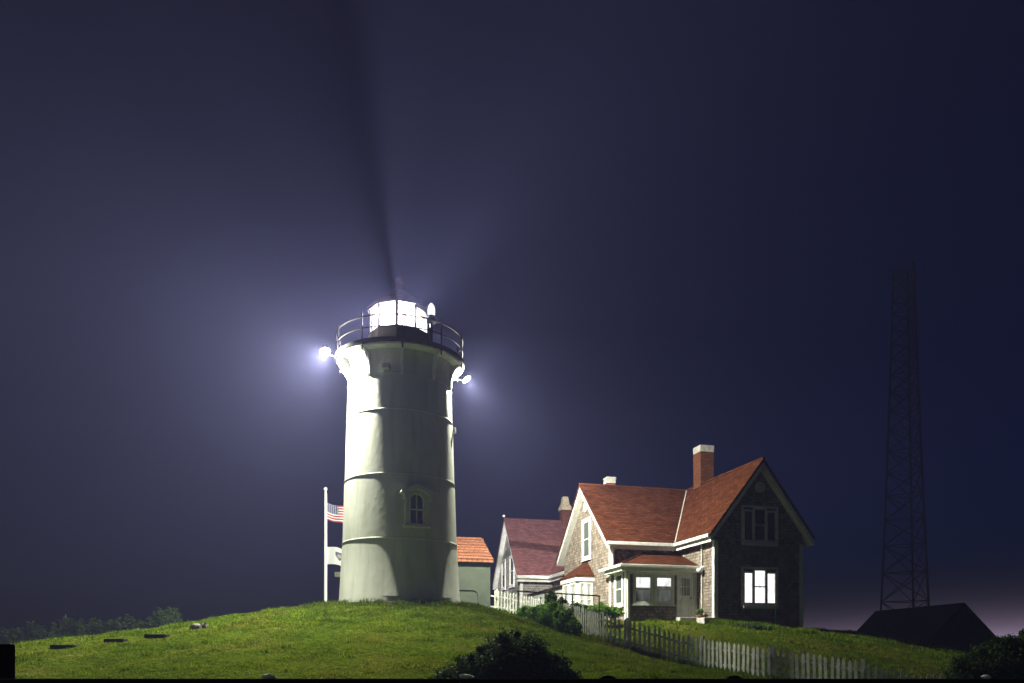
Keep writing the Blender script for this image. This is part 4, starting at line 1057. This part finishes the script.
# ---------------------------------------------------------------- roadside board fence (unlit, nearest the road)
by_ = 4.0; bt_ = EYE - 29 * by_ / K
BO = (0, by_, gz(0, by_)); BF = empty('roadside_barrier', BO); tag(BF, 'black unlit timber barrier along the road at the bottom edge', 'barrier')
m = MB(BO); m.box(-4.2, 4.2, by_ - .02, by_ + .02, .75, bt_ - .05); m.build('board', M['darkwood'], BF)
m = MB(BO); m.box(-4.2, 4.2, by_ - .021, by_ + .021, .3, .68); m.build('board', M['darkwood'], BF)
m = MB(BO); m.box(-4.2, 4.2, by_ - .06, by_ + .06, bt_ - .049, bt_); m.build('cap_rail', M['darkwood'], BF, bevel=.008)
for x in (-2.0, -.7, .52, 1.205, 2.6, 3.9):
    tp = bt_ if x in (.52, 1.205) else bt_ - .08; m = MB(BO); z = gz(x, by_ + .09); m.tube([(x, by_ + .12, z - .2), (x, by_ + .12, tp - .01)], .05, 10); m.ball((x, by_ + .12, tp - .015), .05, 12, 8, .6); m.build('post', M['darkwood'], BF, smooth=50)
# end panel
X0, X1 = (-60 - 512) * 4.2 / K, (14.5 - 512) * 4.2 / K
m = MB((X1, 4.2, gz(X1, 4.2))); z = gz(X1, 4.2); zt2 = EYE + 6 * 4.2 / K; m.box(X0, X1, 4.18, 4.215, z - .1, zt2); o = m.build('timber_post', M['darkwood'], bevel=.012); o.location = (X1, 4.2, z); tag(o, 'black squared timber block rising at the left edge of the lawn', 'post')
# pale stones lying on the rail
for i, (x, w, lb) in enumerate(((465, .060, 'crumpled white plastic scrap on the black barrier below the dark shrub'), (267, .058, 'crumpled white plastic scrap on the black barrier below the lighthouse mound'), (986, .045, 'small white plastic scrap on the black barrier below the right hand bush'))):
    X = (x - 512) * by_ / K; m = MB((X, by_, bt_)); m.ball((X, by_, bt_ + .010), w / 2, 10, 6, .45); m.ball((X + w * .45, by_ + .01, bt_ + .007), w * .33, 8, 5, .5)
    rs = random.Random(i + 3); m.v = [(a + rs.uniform(-.005, .005), b + rs.uniform(-.005, .005), max(c, 0) + rs.uniform(0, .005)) for a, b, c in m.v]
    o = m.build('plastic_scrap', M['scrap'], smooth=30); o.location = (X, by_, bt_); tag(o, lb, 'litter')

# ---------------------------------------------------------------- air
def haze():
    N = NT('night_mist'); v = N.n('ShaderNodeVolumePrincipled')
    v.inputs['Color'].default_value = (.47, .475, 1.0, 1); v.inputs['Density'].default_value = HZ; v.inputs['Anisotropy'].default_value = .15
    N.l(v.outputs[0], N.out.inputs['Volume'])
    o = MB().box(-GX - 2, GX + 2, -64, GX + 2, -6.0, 72).build('haze', N.m); tag(o, kind='stuff'); return o
HZ = .0011
haze()

# ---------------------------------------------------------------- night sky and moonlight
w = bpy.data.worlds.new('World'); scene.world = w; w.use_nodes = True
nt = w.node_tree; bg = nt.nodes['Background']
sk = nt.nodes.new('ShaderNodeTexSky'); sk.sky_type = 'NISHITA'; sk.sun_disc = False
SUN_AZ = R(-100); SUN_EL = R(32)                  # moon: left of and behind the camera
sk.sun_elevation = R(-3.0); sk.sun_rotation = R(35); sk.ozone_density = 3.0; sk.dust_density = 2.0
tn = nt.nodes.new('ShaderNodeMix'); tn.data_type = 'RGBA'; tn.blend_type = 'MULTIPLY'; tn.inputs[0].default_value = 1
tn.inputs[7].default_value = (.22, .40, 1.0, 1)
nt.links.new(sk.outputs[0], tn.inputs[6])
def wm(op, a, b=None):
    m = nt.nodes.new('ShaderNodeMath'); m.operation = op
    for i, s in enumerate((a, b)):
        if s is None: continue
        if hasattr(s, 'is_output'): nt.links.new(s, m.inputs[i])
        else: m.inputs[i].default_value = s
    return m.outputs[0]
wc = nt.nodes.new('ShaderNodeTexCoord'); ws = nt.nodes.new('ShaderNodeSeparateXYZ'); nt.links.new(wc.outputs['Generated'], ws.inputs[0])
el = wm('EXPONENT', wm('MULTIPLY', wm('ABSOLUTE', ws.outputs[2]), -58.0))           # towns beyond the water, low on the right
az = wm('POWER', wm('MAXIMUM', wm('ADD', wm('MULTIPLY', ws.outputs[0], .80), wm('MULTIPLY', ws.outputs[1], .60)), 0), 7.0)
gl = nt.nodes.new('ShaderNodeMix'); gl.data_type = 'RGBA'; gl.blend_type = 'MIX'
nt.links.new(wm('MULTIPLY', el, az), gl.inputs[0]); gl.inputs[6].default_value = (0, 0, 0, 1); gl.inputs[7].default_value = (10.0, 7.6, 11.0, 1)
ad = nt.nodes.new('ShaderNodeMix'); ad.data_type = 'RGBA'; ad.blend_type = 'ADD'; ad.inputs[0].default_value = 1
nt.links.new(tn.outputs[2], ad.inputs[6]); nt.links.new(gl.outputs[2], ad.inputs[7]); nt.links.new(ad.outputs[2], bg.inputs[0]); bg.inputs[1].default_value = .11
sl_ = bpy.data.lights.new('moonlight', 'SUN'); sl_.energy = .14; sl_.angle = R(6); sl_.color = (.92, .97, 1.0)
so = bpy.data.objects.new('moonlight', sl_); col.objects.link(so)
dirv = Vector((math.sin(SUN_AZ) * math.cos(SUN_EL), math.cos(SUN_AZ) * math.cos(SUN_EL), math.sin(SUN_EL)))
so.rotation_euler = dirv.to_track_quat('Z', 'Y').to_euler(); so.location = (-20, -20, 30)

# ---------------------------------------------------------------- camera and render settings
cd = bpy.data.cameras.new('camera'); cam = bpy.data.objects.new('camera', cd); col.objects.link(cam)
cd.sensor_width = 36; cd.lens = 36 * K / 1024; cd.shift_y = (HY - 341.5) / 1024
cd.clip_start = .05; cd.clip_end = 3000
cam.location = (0, 0, EYE); cam.rotation_euler = (R(90), 0, 0)
scene.camera = cam
vs = scene.view_settings; vs.view_transform = 'Standard'; vs.look = 'None'; vs.exposure = 0; vs.gamma = 1
cy = scene.cycles
cy.use_denoising = True
try: cy.denoiser = 'OPENIMAGEDENOISE'
except Exception: pass
cy.max_bounces = 6; cy.diffuse_bounces = 3; cy.glossy_bounces = 2; cy.transmission_bounces = 2; cy.transparent_max_bounces = 12; cy.volume_bounces = 1
cy.sample_clamp_indirect = 4.0; cy.sample_clamp_direct = 0
cy.caustics_reflective = False; cy.caustics_refractive = False
cy.use_adaptive_sampling = True; cy.adaptive_threshold = .02
